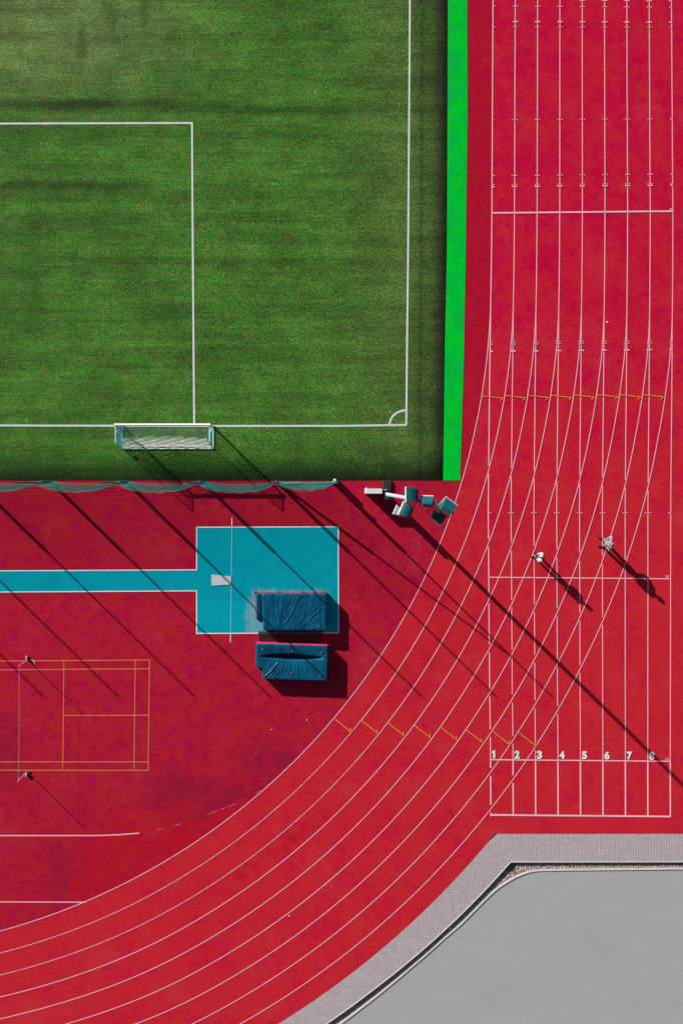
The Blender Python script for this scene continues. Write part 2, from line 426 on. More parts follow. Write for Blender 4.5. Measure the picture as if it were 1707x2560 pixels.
# paving (solid, with a face down to the gravel), edging, gravel bed, kerb, asphalt
def paving():
    vs, fs, uvs = [], [], []
    def quad(pts, uv):
        n = len(vs); vs.extend(pts); fs.append(tuple(range(n, n + len(pts)))); uvs.append(uv)
    z, zb = .007, -.22
    corner_o, corner_i = (1240.7, 2085), (1276, 2156)
    # straight arm to the east (bricks run across the strip)
    xs = [1240.7] + [1276 + i * 120 for i in range(0, 20)]
    quad([P(1240.7, 2085, z), P(1276, 2156, z), P(3556, 2153, z), P(3556, 2084, z)],
         [(Y(2085), X(1240.7)), (Y(2156), X(1276)), (Y(2156), X(3556)), (Y(2085), X(3556))])
    quad([P(1276, 2156, z), P(1276, 2156, zb), P(3556, 2153, zb), P(3556, 2153, z)], [(0, 0), (0, .2), (9, .2), (9, 0)])
    # arm round the bend
    n = 70; pts = []
    for i in range(n + 1):
        f = i / n
        ao = A_OUT + (100 - A_OUT) * f; ai = A_IN + (100 - A_IN) * f
        o = corner_o if i == 0 else (CX + R_OUT * math.cos(math.radians(ao)), CY + R_OUT * math.sin(math.radians(ao)))
        q = corner_i if i == 0 else (CX + r_in(ai) * math.cos(math.radians(ai)), CY + r_in(ai) * math.sin(math.radians(ai)))
        pts.append((o, q, ao, ai))
    for i in range(n):
        (o0, q0, a0, b0), (o1, q1, a1, b1) = pts[i], pts[i + 1]
        Rm = 2183 / S
        def u(a): return math.radians(a) * Rm
        quad([P(*o0, z), P(*o1, z), P(*q1, z), P(*q0, z)], [(0, u(a0)), (0, u(a1)), (1.52, u(b1)), (1.52, u(b0))])
        quad([P(*q0, z), P(*q1, z), P(*q1, zb), P(*q0, zb)], [(0, u(a0)), (0, u(a1)), (.2, u(a1)), (.2, u(a0))])
    me = bpy.data.meshes.new('paving'); me.from_pydata(vs, [], fs)
    ul = me.uv_layers.new(name='UVMap'); i = 0
    for f, uv in zip(me.polygons, uvs):
        for k in range(f.loop_total): ul.data[f.loop_start + k].uv = uv[k]
    me.update()
    for f in me.polygons:
        pass
    bm = bmesh.new(); bm.from_mesh(me)
    for f in bm.faces:
        if abs(f.normal.z) > .5 and f.normal.z < 0: f.normal_flip()
    bm.to_mesh(me); bm.free()
    me.materials.append(M_PAVE)
    o = bpy.data.objects.new('paving', me); COL.objects.link(o); structure(o)
    return [p[1] for p in pts]
in_line = paving()
edge_line = [(3556, 2153)] + in_line
def solid_strip(name, line, w, z0, z1, mat, side=1):
    """kerb-like solid along a polyline in survey units; side picks which flank it lies on"""
    q = [Vector((X(a), Y(b))) for a, b in line]; m = MB(); L = []
    for i in range(len(q)):
        t = (q[min(i + 1, len(q) - 1)] - q[max(i - 1, 0)]).normalized(); nrm = Vector((-t.y, t.x)) * side
        L.append((q[i], q[i] + nrm * w))
    for i in range(len(q) - 1):
        (a, b), (c, d) = L[i], L[i + 1]
        m.poly([(a.x, a.y, z1), (b.x, b.y, z1), (d.x, d.y, z1), (c.x, c.y, z1)])
        m.poly([(a.x, a.y, z0), (a.x, a.y, z1), (c.x, c.y, z1), (c.x, c.y, z0)])
        m.poly([(b.x, b.y, z0), (d.x, d.y, z0), (d.x, d.y, z1), (b.x, b.y, z1)])
    o = m.build(name, mat, fix=True); return structure(o)
solid_strip('paving_edging', edge_line, .055, -.22, .018, M_EDGE, side=-1)
kerb_out = [(3556, 2168), (2600, 2169.7), (1990, 2171), (1850, 2171.2), (1707, 2171.5), (1600, 2172.5), (1500, 2173.5), (1400, 2174.5), (1344, 2176), (1319.6, 2180.5), (1289.7, 2192), (1262, 2208), (1235, 2227.5), (1200, 2261), (1153.5, 2308), (1113, 2343), (1071.8, 2380), (1030, 2416), (990, 2450), (950, 2483), (908, 2516), (854, 2557), (790, 2602), (700, 2660)]
def resample(line, step):
    q = [Vector(p) for p in line]; out = []
    # Catmull-Rom smoothing
    for i in range(len(q) - 1):
        p0, p1, p2, p3 = q[max(i - 1, 0)], q[i], q[i + 1], q[min(i + 2, len(q) - 1)]
        n = max(2, int((p2 - p1).length / step))
        for j in range(n):
            s = j / n
            if (p2 - p1).length > 500 or i == 1: out.append(tuple(p1.lerp(p2, s))); continue
            out.append(tuple(.5 * ((2 * p1) + (p2 - p0) * s + (2 * p0 - 5 * p1 + 4 * p2 - p3) * s * s + (3 * p1 - p0 - 3 * p2 + p3) * s ** 3)))
    out.append(tuple(q[-1])); return out
kerb_line = resample(kerb_out, 12)
solid_strip('kerb', kerb_line, .09, -.26, -.070, M_KERB, side=1)
# gravel bed between paving and kerb
bed = in_line[:] ; 
flat('gravel_bed', [(3556, 2150), (1276, 2150)] + [(a - 4, b - 4) for a, b in in_line[1:44]] + [(a, b + 3) for a, b in reversed(kerb_line)], -.145, M_BED)
flat('asphalt', [(FAR, 2168 + 2)] + [(a + 1, b + 2.5) for a, b in kerb_line] + [(700, FAR), (FAR, FAR)], -.105, M_ASPH)
# the stones themselves (one mass of small stones)
def gravel():
    m = MB(); ins = np.array(in_line[:44]); 
    ico = [(0, 0, 1), (.9, 0, .1), (.25, .85, .05), (-.75, .5, 0), (-.7, -.55, .05), (.3, -.88, 0), (0, 0, -.6)]
    fac = [(0, 1, 2), (0, 2, 3), (0, 3, 4), (0, 4, 5), (0, 5, 1), (6, 2, 1), (6, 3, 2), (6, 4, 3), (6, 5, 4), (6, 1, 5)]
    kl = np.array(kerb_line)
    def place(px, py):
        r = random.choice((.016, .02, .024, .028, .036)) * random.uniform(.8, 1.25)
        a = random.uniform(0, 6.28); c, s = math.cos(a), math.sin(a); b = len(m.v)
        fl = random.uniform(.5, .9); x0, y0 = X(px), Y(py); z0 = -.138 + random.uniform(0, .03)
        for v in ico:
            vx, vy, vz = v[0] * r * random.uniform(.8, 1.2), v[1] * r * random.uniform(.8, 1.2), v[2] * r * fl
            m.v.append((x0 + vx * c - vy * s, y0 + vx * s + vy * c, z0 + vz))
        m.f.extend([tuple(b + i for i in f) for f in fac])
    for i in range(len(kl) - 1):
        (ax, ay), (bx, by) = kl[i], kl[i + 1]
        if ax > 1760: continue
        L = math.hypot(bx - ax, by - ay)
        for _ in range(int(L * 8.0)):
            f = random.random(); px, py = ax + (bx - ax) * f, ay + (by - ay) * f
            # nearest point of the paving face
            if px > 1290: qx, qy = px, 2155.5
            else:
                dd = np.hypot(ins[:, 0] - px, ins[:, 1] - py); j = int(dd.argmin())
                best = None
                for jj in (max(j - 1, 0), min(j, len(ins) - 2)):
                    a_, b_ = ins[jj], ins[jj + 1]; ab = b_ - a_
                    tt = min(max(((px - a_[0]) * ab[0] + (py - a_[1]) * ab[1]) / (ab @ ab), 0), 1); q = a_ + ab * tt
                    d = math.hypot(q[0] - px, q[1] - py)
                    if best is None or d < best[0]: best = (d, q)
                qx, qy = best[1]
            s = random.uniform(.06, .98)
            place(px + (qx - px) * s, py + (qy - py) * s)
    o = m.build('gravel', M_STONE, fix=False)
    o['kind'] = 'stuff'; o['label'] = 'pinkish gravel filling the strip between pavers and kerb'; o['category'] = 'gravel'
gravel()

# ------------------------------------------------------------------ painted markings
LW = .046
m = MB()
ys = list(range(-2600, 0, 200)) + list(range(0, 2042, 20)) + [2041]
def cross_y(k, j):
    lo, hi = 0.0, 80.0
    for i in range(4000):
        d = i * .02; x, y = bend_pt(j, d)
        if x < lane_x(k, y) : return y if d > 1 else None
    return None
for k in range(9):
    gaps = []
    for j in range(k + 1, 9):
        y = cross_y(k, j)
        if y and 1080 < y < 2041: gaps.append((y - 11, y + 9))
    cuts = sorted(gaps); segs = []; a = ys[0]
    for g0, g1 in cuts:
        segs.append((a, min(g0, 2041))); a = g1
    if a < 2041: segs.append((a, 2041))
    for a, b in segs:
        for lo, hi, w, z in ((-1e5, 1901, LW if k else .056, .008), (1901, 2041, .075, .0085)):
            a_, b_ = max(a, lo), min(b, hi)
            if b_ - a_ < 2: continue
            line = [a_] + [y for y in ys if a_ < y < b_] + [b_]
            m.strip([(lane_x(k, y), y) for y in line], w, z)
structure(m.build('straight_lane_lines', M_WHITE, fix=False))
m = MB(); mw = MB()
for k in range(9):
    pts = [bend_pt(k, d) for d in np.arange(0, 100.1, .5)]
    if k in (1, 2):
        n1 = 78
        m.strip(pts[:n1 + 1], LW * .95, .013); mw.strip(pts[n1:], LW * .9, .013)
    else:
        m.strip(pts, LW * .95, .013)
structure(m.build('bend_lane_lines', M_WHITE, fix=False))
structure(mw.build('worn_bend_lane_lines', M_WHITEF, fix=False))
# cross lines of the straight
m = MB()
def xline(y0, y8, w, z=.018): m.strip([(lane_x(0, y0) - 1, y0), (lane_x(8, y8) + 1, y8)], w, z)
xline(532.6, 528.0, .085); xline(1443, 1447, .055); xline(1899, 1903, .065); xline(2037, 2041, .095)
structure(m.build('start_lines', M_WHITE, fix=False))
mb, mt, my = MB(), MB(), MB()
def ticks(mm, y0, y8, w, z, half=6.5, first=0):
    for k in range(first, 9):
        y = y0 + (y8 - y0) * k / 8; x = lane_x(k, y)
        a, b = (x, x + half) if k == 0 else ((x - half, x) if k == 8 else (x - half, x + half))
        mm.strip([(a, y), (b, y)], w, z)
ticks(mb, 54.3, 56, .06, .023, first=1); ticks(my, 67.5, 69, .04, .0232); ticks(mt, 15.6, 18.5, .04, .0234)
ticks(mt, 300, 297.5, .035, .0236); ticks(mt, 439.5, 435.5, .04, .0238); ticks(my, 461.5, 459, .045, .0231); ticks(mb, 467, 463, .062, .0233)
ticks(mt, 855.5, 852, .035, .0235); ticks(mt, 861, 857.5, .04, .0237); ticks(mb, 878.5, 874, .062, .0239, half=7)
ticks(mt, 1282, 1282, .045, .023, half=7); ticks(mb, 0.5, 2.5, .05, .0241, first=4)
structure(mb.build('bold_distance_ticks', M_WHITE, fix=False))
structure(mt.build('thin_distance_ticks', M_TICK, fix=False))
structure(my.build('yellow_distance_ticks', M_TICKY, fix=False))
# relay marks with a barb
m = MB()
top = [(645, 643), (748, 641), (853, 640), (958, 640), (1063, 638.5), (1170, 637), (1275, 637), (1380, 637)]
for a, b in top:
    px, py = 854 + a * .5446, 640 + b * .5446
    m.strip([(px, py), (px + 51, py + 5.6)], .05, .028)
    m.strip([(px + 51.5, py + 5.0), (px + 44, py + 11.5)], .05, .0284)
low = [(-29, 952), (93, 958), (213, 968), (333, 978), (455, 988), (570, 998), (695, 1008), (815, 1015)]
for i, (a, b) in enumerate(low):
    px, py = 854 + a * .5446, 1280 + b * .5446
    m.strip([(px, py), (px + 40.5, py + 32)], .05, .028)
    m.strip([(px + 39, py + 31), (px + 38, py + 21.5)], .055, .0284)
structure(m.build('relay_marks', M_YEL, fix=False))
m = MB()
for a in ((532, 2118, 544, 2133), (591, 2122, 609, 2146), (661, 2131, 686, 2160), (732, 2146, 757, 2173), (806, 2157, 830, 2184), (878, 2168, 900, 2192), (949, 2179, 971, 2203), (1020, 2190, 1044, 2215)):
    m.strip([a[:2], a[2:]], .03, .018)
structure(m.build('faded_relay_marks', M_YELF, fix=False))
# old white lines in the infield, the far ones scuffed away
m = MB()
m.strip([(-900, 2090), (0, 2088.8), (140, 2088.8), (250, 2088.6), (300, 2086.5), (348.5, 2082.6)], .06, .009)
m.strip([(-900, 2254), (0, 2254.4), (150, 2255), (216, 2255.4)], .055, .009)
structure(m.build('infield_lines', M_WHITE, fix=False))
m = MB()
for a in ([(395, 2074), (412, 2070)], [(436, 2064), (452, 2059)], [(520, 2036), (545, 2026.5)], [(552, 2023.5), (562, 2019.5)], [(566, 2018), (590, 2009)], [(640, 1983), (652, 1976)], [(668, 1964), (690, 1946)], [(697, 1940), (712, 1926)]):
    m.strip(a, .028, .009)
structure(m.build('scuffed_infield_line', M_WHITEW, fix=False))
# runway outline, zero line
m = MB()
ol = [(-900, 1427), (0, 1427), (492, 1424.5), (492, 1318), (845.5, 1317), (846, 1582), (492, 1583.5), (492, 1477), (0, 1480), (-900, 1480)]
for a, b in zip(ol[:-1], ol[1:]):
    horizontal = abs(a[1] - b[1]) < 10
    e = 1.2 if not horizontal else 1.2
    d = (b[0] - a[0], b[1] - a[1]); L = math.hypot(*d); ux, uy = d[0] / L * e, d[1] / L * e
    m.strip([(a[0] - ux, a[1] - uy), (b[0] + ux, b[1] + uy)], .055, .013 if horizontal else .0135)
structure(m.build('runway_outline', M_RLINE, fix=False))
m = MB(); m.strip([(579.8, 1318), (577, 1582)], .035, .018)
structure(m.build('vault_zero_line', M_TLINE, fix=False))
m = MB(); m.strip([(580, 1295), (579.85, 1316)], .04, .0182); m.strip([(576.9, 1585), (576, 1605.6)], .04, .0182)
structure(m.build('vault_zero_line_ends', M_RLINE, fix=False))
# badminton court
m = MB()
def seg(a, b, z): m.strip([a, b], .042, z)
seg((-239, 1654), (374.5, 1650), .010); seg((-239, 1676), (374.5, 1671.8), .010)
seg((161, 1788.5), (372.5, 1788), .010); seg((-239, 1904.5), (371.3, 1904.5), .010); seg((-239, 1925), (371, 1926), .010)
m.strip([(374.5, 1649.5), (373, 1780), (371, 1926.5)], .042, .0145); m.strip([(339, 1651), (335.7, 1925)], .042, .0145)
m.strip([(161, 1651.5), (158, 1925.5)], .042, .0145); m.strip([(-23, 1652.5), (-26, 1925.2)], .042, .0145); m.strip([(-203, 1653.5), (-205, 1925)], .042, .0145)
structure(m.build('badminton_court_lines', M_ORG, fix=False))
# football pitch lines
m = MB()
W1 = .100
m.strip([(1024.3, -3000), (1024, 0), (1022, 305), (1019.5, 640), (1017, 858), (1015, 1063)], W1, .022)
m.strip([(-2500, 1063.5), (0, 1063.7), (285, 1064.3), (545, 1064.8), (854, 1064.6), (1016, 1062.4)], W1, .0225)
m.strip([(-2500, 309.6), (0, 309.3), (482.5, 307.7)], W1, .022)
m.strip([(480.4, 305.5), (482.5, 640), (484.5, 900), (486, 1062)], W1, .0228)
m.strip([(1014.5 - 41 * math.cos(a), 1062.8 - 37 * math.sin(a)) for a in np.linspace(0, math.pi / 2, 24)], .11, .0232)
structure(m.build('pitch_lines', M_PLINE, fix=False))

# lane numbers, distances
def text_mesh(body, px0, py0, px1, py1, z, bold):
    cu = bpy.data.curves.new('t', 'FONT'); cu.body = body; cu.offset = bold; cu.fill_mode = 'FRONT'; cu.resolution_u = 4
    ob = bpy.data.objects.new('t', cu); COL.objects.link(ob)
    dg = bpy.context.evaluated_depsgraph_get(); me = bpy.data.meshes.new_from_object(ob.evaluated_get(dg))
    bpy.data.objects.remove(ob); bpy.data.curves.remove(cu)
    co = np.array([v.co[:] for v in me.vertices]); mn, mx = co.min(0), co.max(0)
    x0, x1, y0, y1 = X(px0), X(px1), Y(py1), Y(py0)
    vs = [(x0 + (c[0] - mn[0]) / (mx[0] - mn[0]) * (x1 - x0), y0 + (c[1] - mn[1]) / (mx[1] - mn[1]) * (y1 - y0), z) for c in co]
    fs = [tuple(p.vertices) for p in me.polygons]; bpy.data.meshes.remove(me)
    return vs, fs
m = MB()
def put_text(body, x0, y0, x1, y1, bold=.045, z=.024):
    vs, fs = text_mesh(body, x0, y0, x1, y1, z, bold); n = len(m.v); m.v += vs; m.f += [tuple(i + n for i in f) for f in fs]
for k in range(8):
    x = lane_x(k, 1890); yb = 1899 + .5 * k - 3.2
    w = 8.5 if k == 0 else 13
    if k == 0:
        m.poly([P(x + 6.5, yb, .024), P(x + 11.5, yb, .024), P(x + 11.5, yb - 20.2, .024), P(x + 7.8, yb - 20.2, .024), P(x + 3.4, yb - 17.5, .024), P(x + 3.4, yb - 13.2, .024), P(x + 6.5, yb - 14.2, .024)])
    else: put_text(str(k + 1), x + 3.6, yb - 20.2, x + 3.6 + w, yb, bold=.036 if k == 7 else .052)
o = m.build('lane_numbers', M_NUM, fix=False)
for p in o.data.polygons:
    pass
structure(o)
m = MB()
put_text('110', 1661, 1894.2, 1670.3, 1900.2, .02); put_text('100', 1662.3, 1438.4, 1670.8, 1443.8, .02); put_text('80', 1672.6, 521.0, 1678, 525.6, .02)
structure(m.build('distance_numbers', M_WHITE, fix=False))

# ------------------------------------------------------------------ nets
def cord_net(f, us, vs, r, n=3, sub=1):
    """cords along both directions of the surface f(u, v)"""
    m = MB()
    for v in vs: m.tube([f(u, v) for u in np.linspace(us[0], us[-1], (len(us) - 1) * sub + 1)], r, n, cap=False)
    for u in us: m.tube([f(u, v) for v in np.linspace(vs[0], vs[-1], max(2, (len(vs) - 1) * sub // 2 + 1))], r, n, cap=False)
    return m

# ball-stop fence: padded posts, a tall wind-bellied net, a raking brace
POSTS = [-437, -250, -59, 129, 318, 508, 694, 833]
FY, FH = 1206.0, 6.15
fr = empty('ball_net_fence', P(833, FY)); tag(fr, 'long teal ball stop net on tall slim posts along the turf edge', 'net fence')
fo = Vector(fr.location)
def loc(p, o): return tuple(Vector(p) - o)
for px in POSTS:
    b = Vector(P(px, FY))
    mm = MB(); mm.tube([loc(b, fo), loc(b + Vector((0, 0, 2.0)), fo), loc(b + Vector((0, 0, 2.02)), fo), loc(b + Vector((0, 0, FH)), fo)], [.095, .095, .045, .04], 14)
    po = mm.build('post', M_PAD, fr, smooth=False)
    mm = MB(); mm.tube([loc(b + Vector((0, 0, FH)), fo), loc(b + Vector((0, 0, FH + .05)), fo)], [.055, .05], 12)
    mm.build('post_cap', M_DARK, po)
edges = [X(p) for p in POSTS]
def belly(x):
    for a, b in zip(edges[:-1], edges[1:]):
        if a <= x <= b:
            u = (x - a) / (b - a)
            k = .8 + .2 * math.sin(a * 3.1)
            return (max(math.sin(math.pi * u), 0) ** .5) * k * (.85 if b == edges[-1] else 1), u
    return 0, 0
NH = 3.3
def fence_pt(x, h):
    s, u = belly(x); t_ = min(h / NH, 1)
    prof = float(np.interp(t_, [0, .05, .10, .3, .6, .9, 1], [0, .07, .14, .22, .33, .42, .41]) if x < edges[-2] else np.interp(t_, [0, .2, .5, .8, 1], [0, .10, .26, .42, .30]))
    sagtop = .22 * math.sin(math.pi * u) ** 1.5 * t_
    w = .030 * math.sin(9 * x + 2 * h) * math.sin(math.pi * u) * t_
    y = Y(FY) + .13 * (1 - min(1, s * 1.25)) - .02 - s * (prof + .08) - w
    return loc((x, y, .04 + h - sagtop), fo)
us = list(np.arange(edges[0], edges[-1] + .001, .09)); hs = list(np.arange(0, NH + .001, .085))
def net_r(h): return .0072 - .0050 * h / NH
def net_mesh():
    m = MB()
    for h in hs: m.tube([fence_pt(x, h) for x in us], net_r(h), 3, cap=False)
    hv = np.linspace(0, NH, 19)
    for x in us: m.tube([fence_pt(x, h) for h in hv], [net_r(h) for h in hv], 3, cap=False)
    return m
net = net_mesh().build('net', M_NETT, fr, fix=False)
mm = MB(); mm.tube([fence_pt(x, NH) for x in np.linspace(edges[0], edges[-1], 240)], .003, 5)
mm.build('top_rope', M_NETT, net, fix=False)
mm = MB(); mm.tube([fence_pt(x, 0.0) for x in np.linspace(edges[0], edges[-1], 240)], .008, 5)
mm.build('bottom_rope', plain('grey_rope', (.25, .22, .22), .8, .4, 8), net, fix=False)
# brace from the foot of the last but one post up to the end post
a = Vector(P(698, FY + 3)); b = Vector(P(833, FY)) + Vector((0, 0, 5.0))
mm = MB(); k = .40; q = a.lerp(b, k); q2 = a.lerp(b, k + .01)
mm.tube([loc(a, fo), loc(q, fo), loc(q2, fo), loc(b, fo)], [.075, .075, .042, .04], 12)
mm.build('brace', M_PAD, fr)
mm = MB(); e0 = Vector(P(834.5, FY - 3.5)); mm.tube([loc(e0, fo), loc(e0 + Vector((0, 0, 1.1)), fo)], .07, 14)
mm.box(loc(Vector(P(841, 1203.5)) + Vector((0, 0, .35)), fo), (.22, .2, .7))
mm.build('winch_box', M_DARK, fr, bevel=.01)
mm = MB(); mm.box(loc(Vector(P(835, 1202)) + Vector((0, 0, 1.13)), fo), (.13, .20, .06))
mm.build('bracket', M_ALU, fr, bevel=.008)

# ------------------------------------------------------------------ goal
g = empty('football_goal', P(421, 1067)); tag(g, 'white framed football goal with white net and blue side nets', 'goal')
go = Vector(g.location)
HG = 2.0
XL, XR, YF = X(308.5), X(534), Y(1067.5)
DT, DB = .93, 1.19
def gp(x, d, z): return loc((x, YF - d, z), go)
mm = MB(); mm.tube([gp(XL - .05, 0, HG), gp(XR + .05, 0, HG)], .06, 16); mm.build('crossbar', M_ALU, g, smooth=False)
for x in (XL, XR):
    mm = MB(); mm.tube([gp(x, 0, 0.02), gp(x, 0, HG)], .055, 14); mm.build('post', M_ALU, g)
    mm = MB(); mm.box(gp(x, 0, .05), (.15, .13, .1)); mm.build('post_foot', M_DARK, g, bevel=.01)
    mm = MB(); mm.tube([gp(x, .0, HG - .03), gp(x, DT, HG - .03)], .022, 10); mm.build('top_bar', M_ALU, g)
    mm = MB(); mm.tube([gp(x, DT, HG - .03), gp(x, DB, .05)], .024, 10); mm.build('rear_pole', M_POLE, g)
    mm = MB(); mm.tube([gp(x, .03, .05), gp(x, DB, .05)], .026, 10); mm.build('ground_bar', M_ALU, g)
    mm = MB(); mm.tube([gp(x, .03, .55), gp(x, .45, HG - .05)], .018, 8); mm.build('diagonal_brace', M_ALU, g)
mm = MB(); mm.tube([gp(XL, DB, .05), gp(XR, DB, .05)], .03, 10); mm.build('rear_bar', M_ALU, g)
# nets
prof = [(0, 2.0), (.18, 1.93), (.38, 1.84), (.58, 1.73), (.70, 1.58), (.80, 1.28), (.89, .92), (.98, .58), (1.07, .28), (1.17, .06)]
cum = [0]
for a, b in zip(prof[:-1], prof[1:]): cum.append(cum[-1] + math.hypot(b[0] - a[0], b[1] - a[1]))
def roof(x, s):
    d = float(np.interp(s, cum, [p[0] for p in prof])); z = float(np.interp(s, cum, [p[1] for p in prof]))
    u = (x - XL) / (XR - XL); sg = math.sin(math.pi * u)
    tt = s / cum[-1]
    z -= .10 * sg * math.sin(math.pi * min(tt * 1.6, 1)) + .012 * math.sin(11 * x + 5 * s)
    d += .02 * math.sin(7 * x + 9 * s) - .10 * sg * max(0, tt - .55) * 1.6
    inset = .33 * math.sin(math.pi * tt) * 0.55
    xx = XL + inset + (XR - XL - 2 * inset) * u
    return gp(xx, d, max(z, .05))
ux = list(np.linspace(XL + .02, XR - .02, 42)); sv = list(np.linspace(.03, cum[-1], 26))
cord_net(roof, ux, sv, .0070, 4).build('roof_net', M_NETW, g, fix=False)
mm = MB()
for q in range(3):
    ph = q * 1.7
    mm.tube([gp(x, DB - .03 - .05 * q - .055 * math.sin(3.14 * (x - XL) / (XR - XL)) + .018 * math.sin(5 * x + ph) + .012 * math.sin(17 * x + ph), .06 + .03 * abs(math.sin(6 * x + ph))) for x in np.linspace(XL + .05, XR - .05, 90)],
            [.017 + .008 * math.sin(13 * i + ph) for i in range(90)], 6)
mm.build('bunched_net', M_NETW, g, fix=False)
for sx, x in ((-1, XL), (1, XR)):
    def side(s, tt, x=x, sx=sx):
        depth = DT + (DB - DT) * (1 - tt)
        inn = -sx * .16 * math.sin(math.pi * s) * math.sin(math.pi * min(1, tt * .9 + .05))
        return gp(x + inn, .05 + (depth - .05) * s, .05 + (HG - .1) * tt)
    cord_net(side, list(np.linspace(0, 1, 13)), list(np.linspace(0, 1, 22)), .0066, 4, sub=1).build('side_net', M_NETC, g, fix=False)

mm = MB()
mm.ball((0, 0, .05), .11, 14, 8, (1, .8, .55)); mm.ball((-.10, .02, .035), .07, 12, 7, (1, .9, .5))
sb = mm.build('sandbag', M_DARK, smooth=True); sb.location = P(336, 1141, .016)
tag(sb, 'small black lump of a bag lying on the turf behind the goal', 'bag')

# ------------------------------------------------------------------ vault box plate
vb = empty('vault_box', P(553, 1450, .012)); tag(vb, 'pale grey tapered cover plate of the vault box set in the teal landing pad', 'vault box'); vo = Vector(vb.location)
mm = MB(); pts = [(529, 1436.4), (577.6, 1440.6), (577.8, 1461), (529.3, 1464)]
top_ = [loc(P(a, b, .034), vo) for a, b in pts]; bot = [loc(P(a, b, .010), vo) for a, b in pts]
mm.poly(top_); mm.poly(bot[::-1])
for i in range(4): mm.poly([bot[i], bot[(i + 1) % 4], top_[(i + 1) % 4], top_[i]])
mm.build('cover', plain('grey_plate', (.50, .52, .54), .6, .12, 5), vb)
mm = MB(); mm.box(loc(P(553.5, 1450, .042), vo), (.05, .20, .014)); mm.build('handle', M_ALU, vb)

# ------------------------------------------------------------------ mats
def ridge(xx, yy, pts, amp, w):
    d = np.full(xx.shape, 9.0); tt = np.zeros(xx.shape)
    n = len(pts) - 1
    for i in range(n):
        ax, ay = pts[i]; bx, by = pts[i + 1]; L2 = (bx - ax) ** 2 + (by - ay) ** 2
        s = np.clip(((xx - ax) * (bx - ax) + (yy - ay) * (by - ay)) / L2, 0, 1)
        dd = np.hypot(xx - ax - s * (bx - ax), yy - ay - s * (by - ay)); k = dd < d
        tt = np.where(k, (i + s) / n, tt); d = np.minimum(d, dd)
    return amp * np.exp(-(d / w) ** 2) * np.clip(np.minimum(tt, 1 - tt) * 5 + .15, 0, 1)
def mat_cover(W, D, notch, zfun, ztop, z0, step=.022):
    """cover over an L-shaped block: x 0..W, y 0..D (north), notch (nx, ny) cut from the south-west corner"""
    nx, ny = int(W / step), int(D / step); xs = np.linspace(0, W, nx + 1); ysn = np.linspace(0, D, ny + 1)
    xx, yy = np.meshgrid(xs, ysn, indexing='ij')
    z = ztop + zfun(xx, yy)
    dl = np.where(yy < notch[1], xx - notch[0], xx)
    db = np.where(xx < notch[0], yy - notch[1], yy)
    corner = np.hypot(np.maximum(notch[0] - xx, 0), np.maximum(notch[1] - yy, 0))
    dist = np.minimum.reduce([dl, W - xx, db, D - yy]); dist = np.maximum(dist, 0)
    R = .07; q = np.clip(1 - dist / R, 0, 1); z = z - R * (1 - np.sqrt(np.maximum(1 - q * q, 0)))
    m = MB(); idx = -np.ones((nx + 1, ny + 1), int)
    ins = np.zeros((nx, ny), bool)
    for i in range(nx):
        for j in range(ny):
            cx, cy = (xs[i] + xs[i + 1]) / 2, (ysn[j] + ysn[j + 1]) / 2
            ins[i, j] = not (cx < notch[0] and cy < notch[1])
    def vid(i, j):
        if idx[i, j] < 0:
            idx[i, j] = len(m.v); m.v.append((xs[i], ysn[j], float(z[i, j])))
        return int(idx[i, j])
    for i in range(nx):
        for j in range(ny):
            if ins[i, j]: m.f.append((vid(i, j), vid(i + 1, j), vid(i + 1, j + 1), vid(i, j + 1)))
    low = {}
    def lid(i, j):
        if (i, j) not in low:
            low[(i, j)] = len(m.v); wv = .012 * math.sin(17 * xs[i] + 13 * ysn[j])
            m.v.append((xs[i] + wv, ysn[j] + wv, z0 + .03 * math.sin(5 * xs[i]) * math.sin(4 * ysn[j] + 1)))
        return low[(i, j)]
    def inside(i, j): return 0 <= i < nx and 0 <= j < ny and ins[i, j]
    for i in range(nx):
        for j in range(ny):
            if not ins[i, j]: continue
            if not inside(i, j - 1): m.f.append((vid(i + 1, j), vid(i, j), lid(i, j), lid(i + 1, j)))
            if not inside(i, j + 1): m.f.append((vid(i, j + 1), vid(i + 1, j + 1), lid(i + 1, j + 1), lid(i, j + 1)))
            if not inside(i - 1, j): m.f.append((vid(i, j), vid(i, j + 1), lid(i, j + 1), lid(i, j)))
            if not inside(i + 1, j): m.f.append((vid(i + 1, j + 1), vid(i + 1, j), lid(i + 1, j), lid(i + 1, j + 1)))
    return m, (xs, ysn, z)
def fbm(xx, yy, f, seed):
    out = np.zeros(xx.shape)
    for i in range(xx.shape[0]):
        for j in range(xx.shape[1]):
            out[i, j] = mnoise.noise((xx[i, j] * f[0] + seed, yy[i, j] * f[1], seed * .37))
    return out

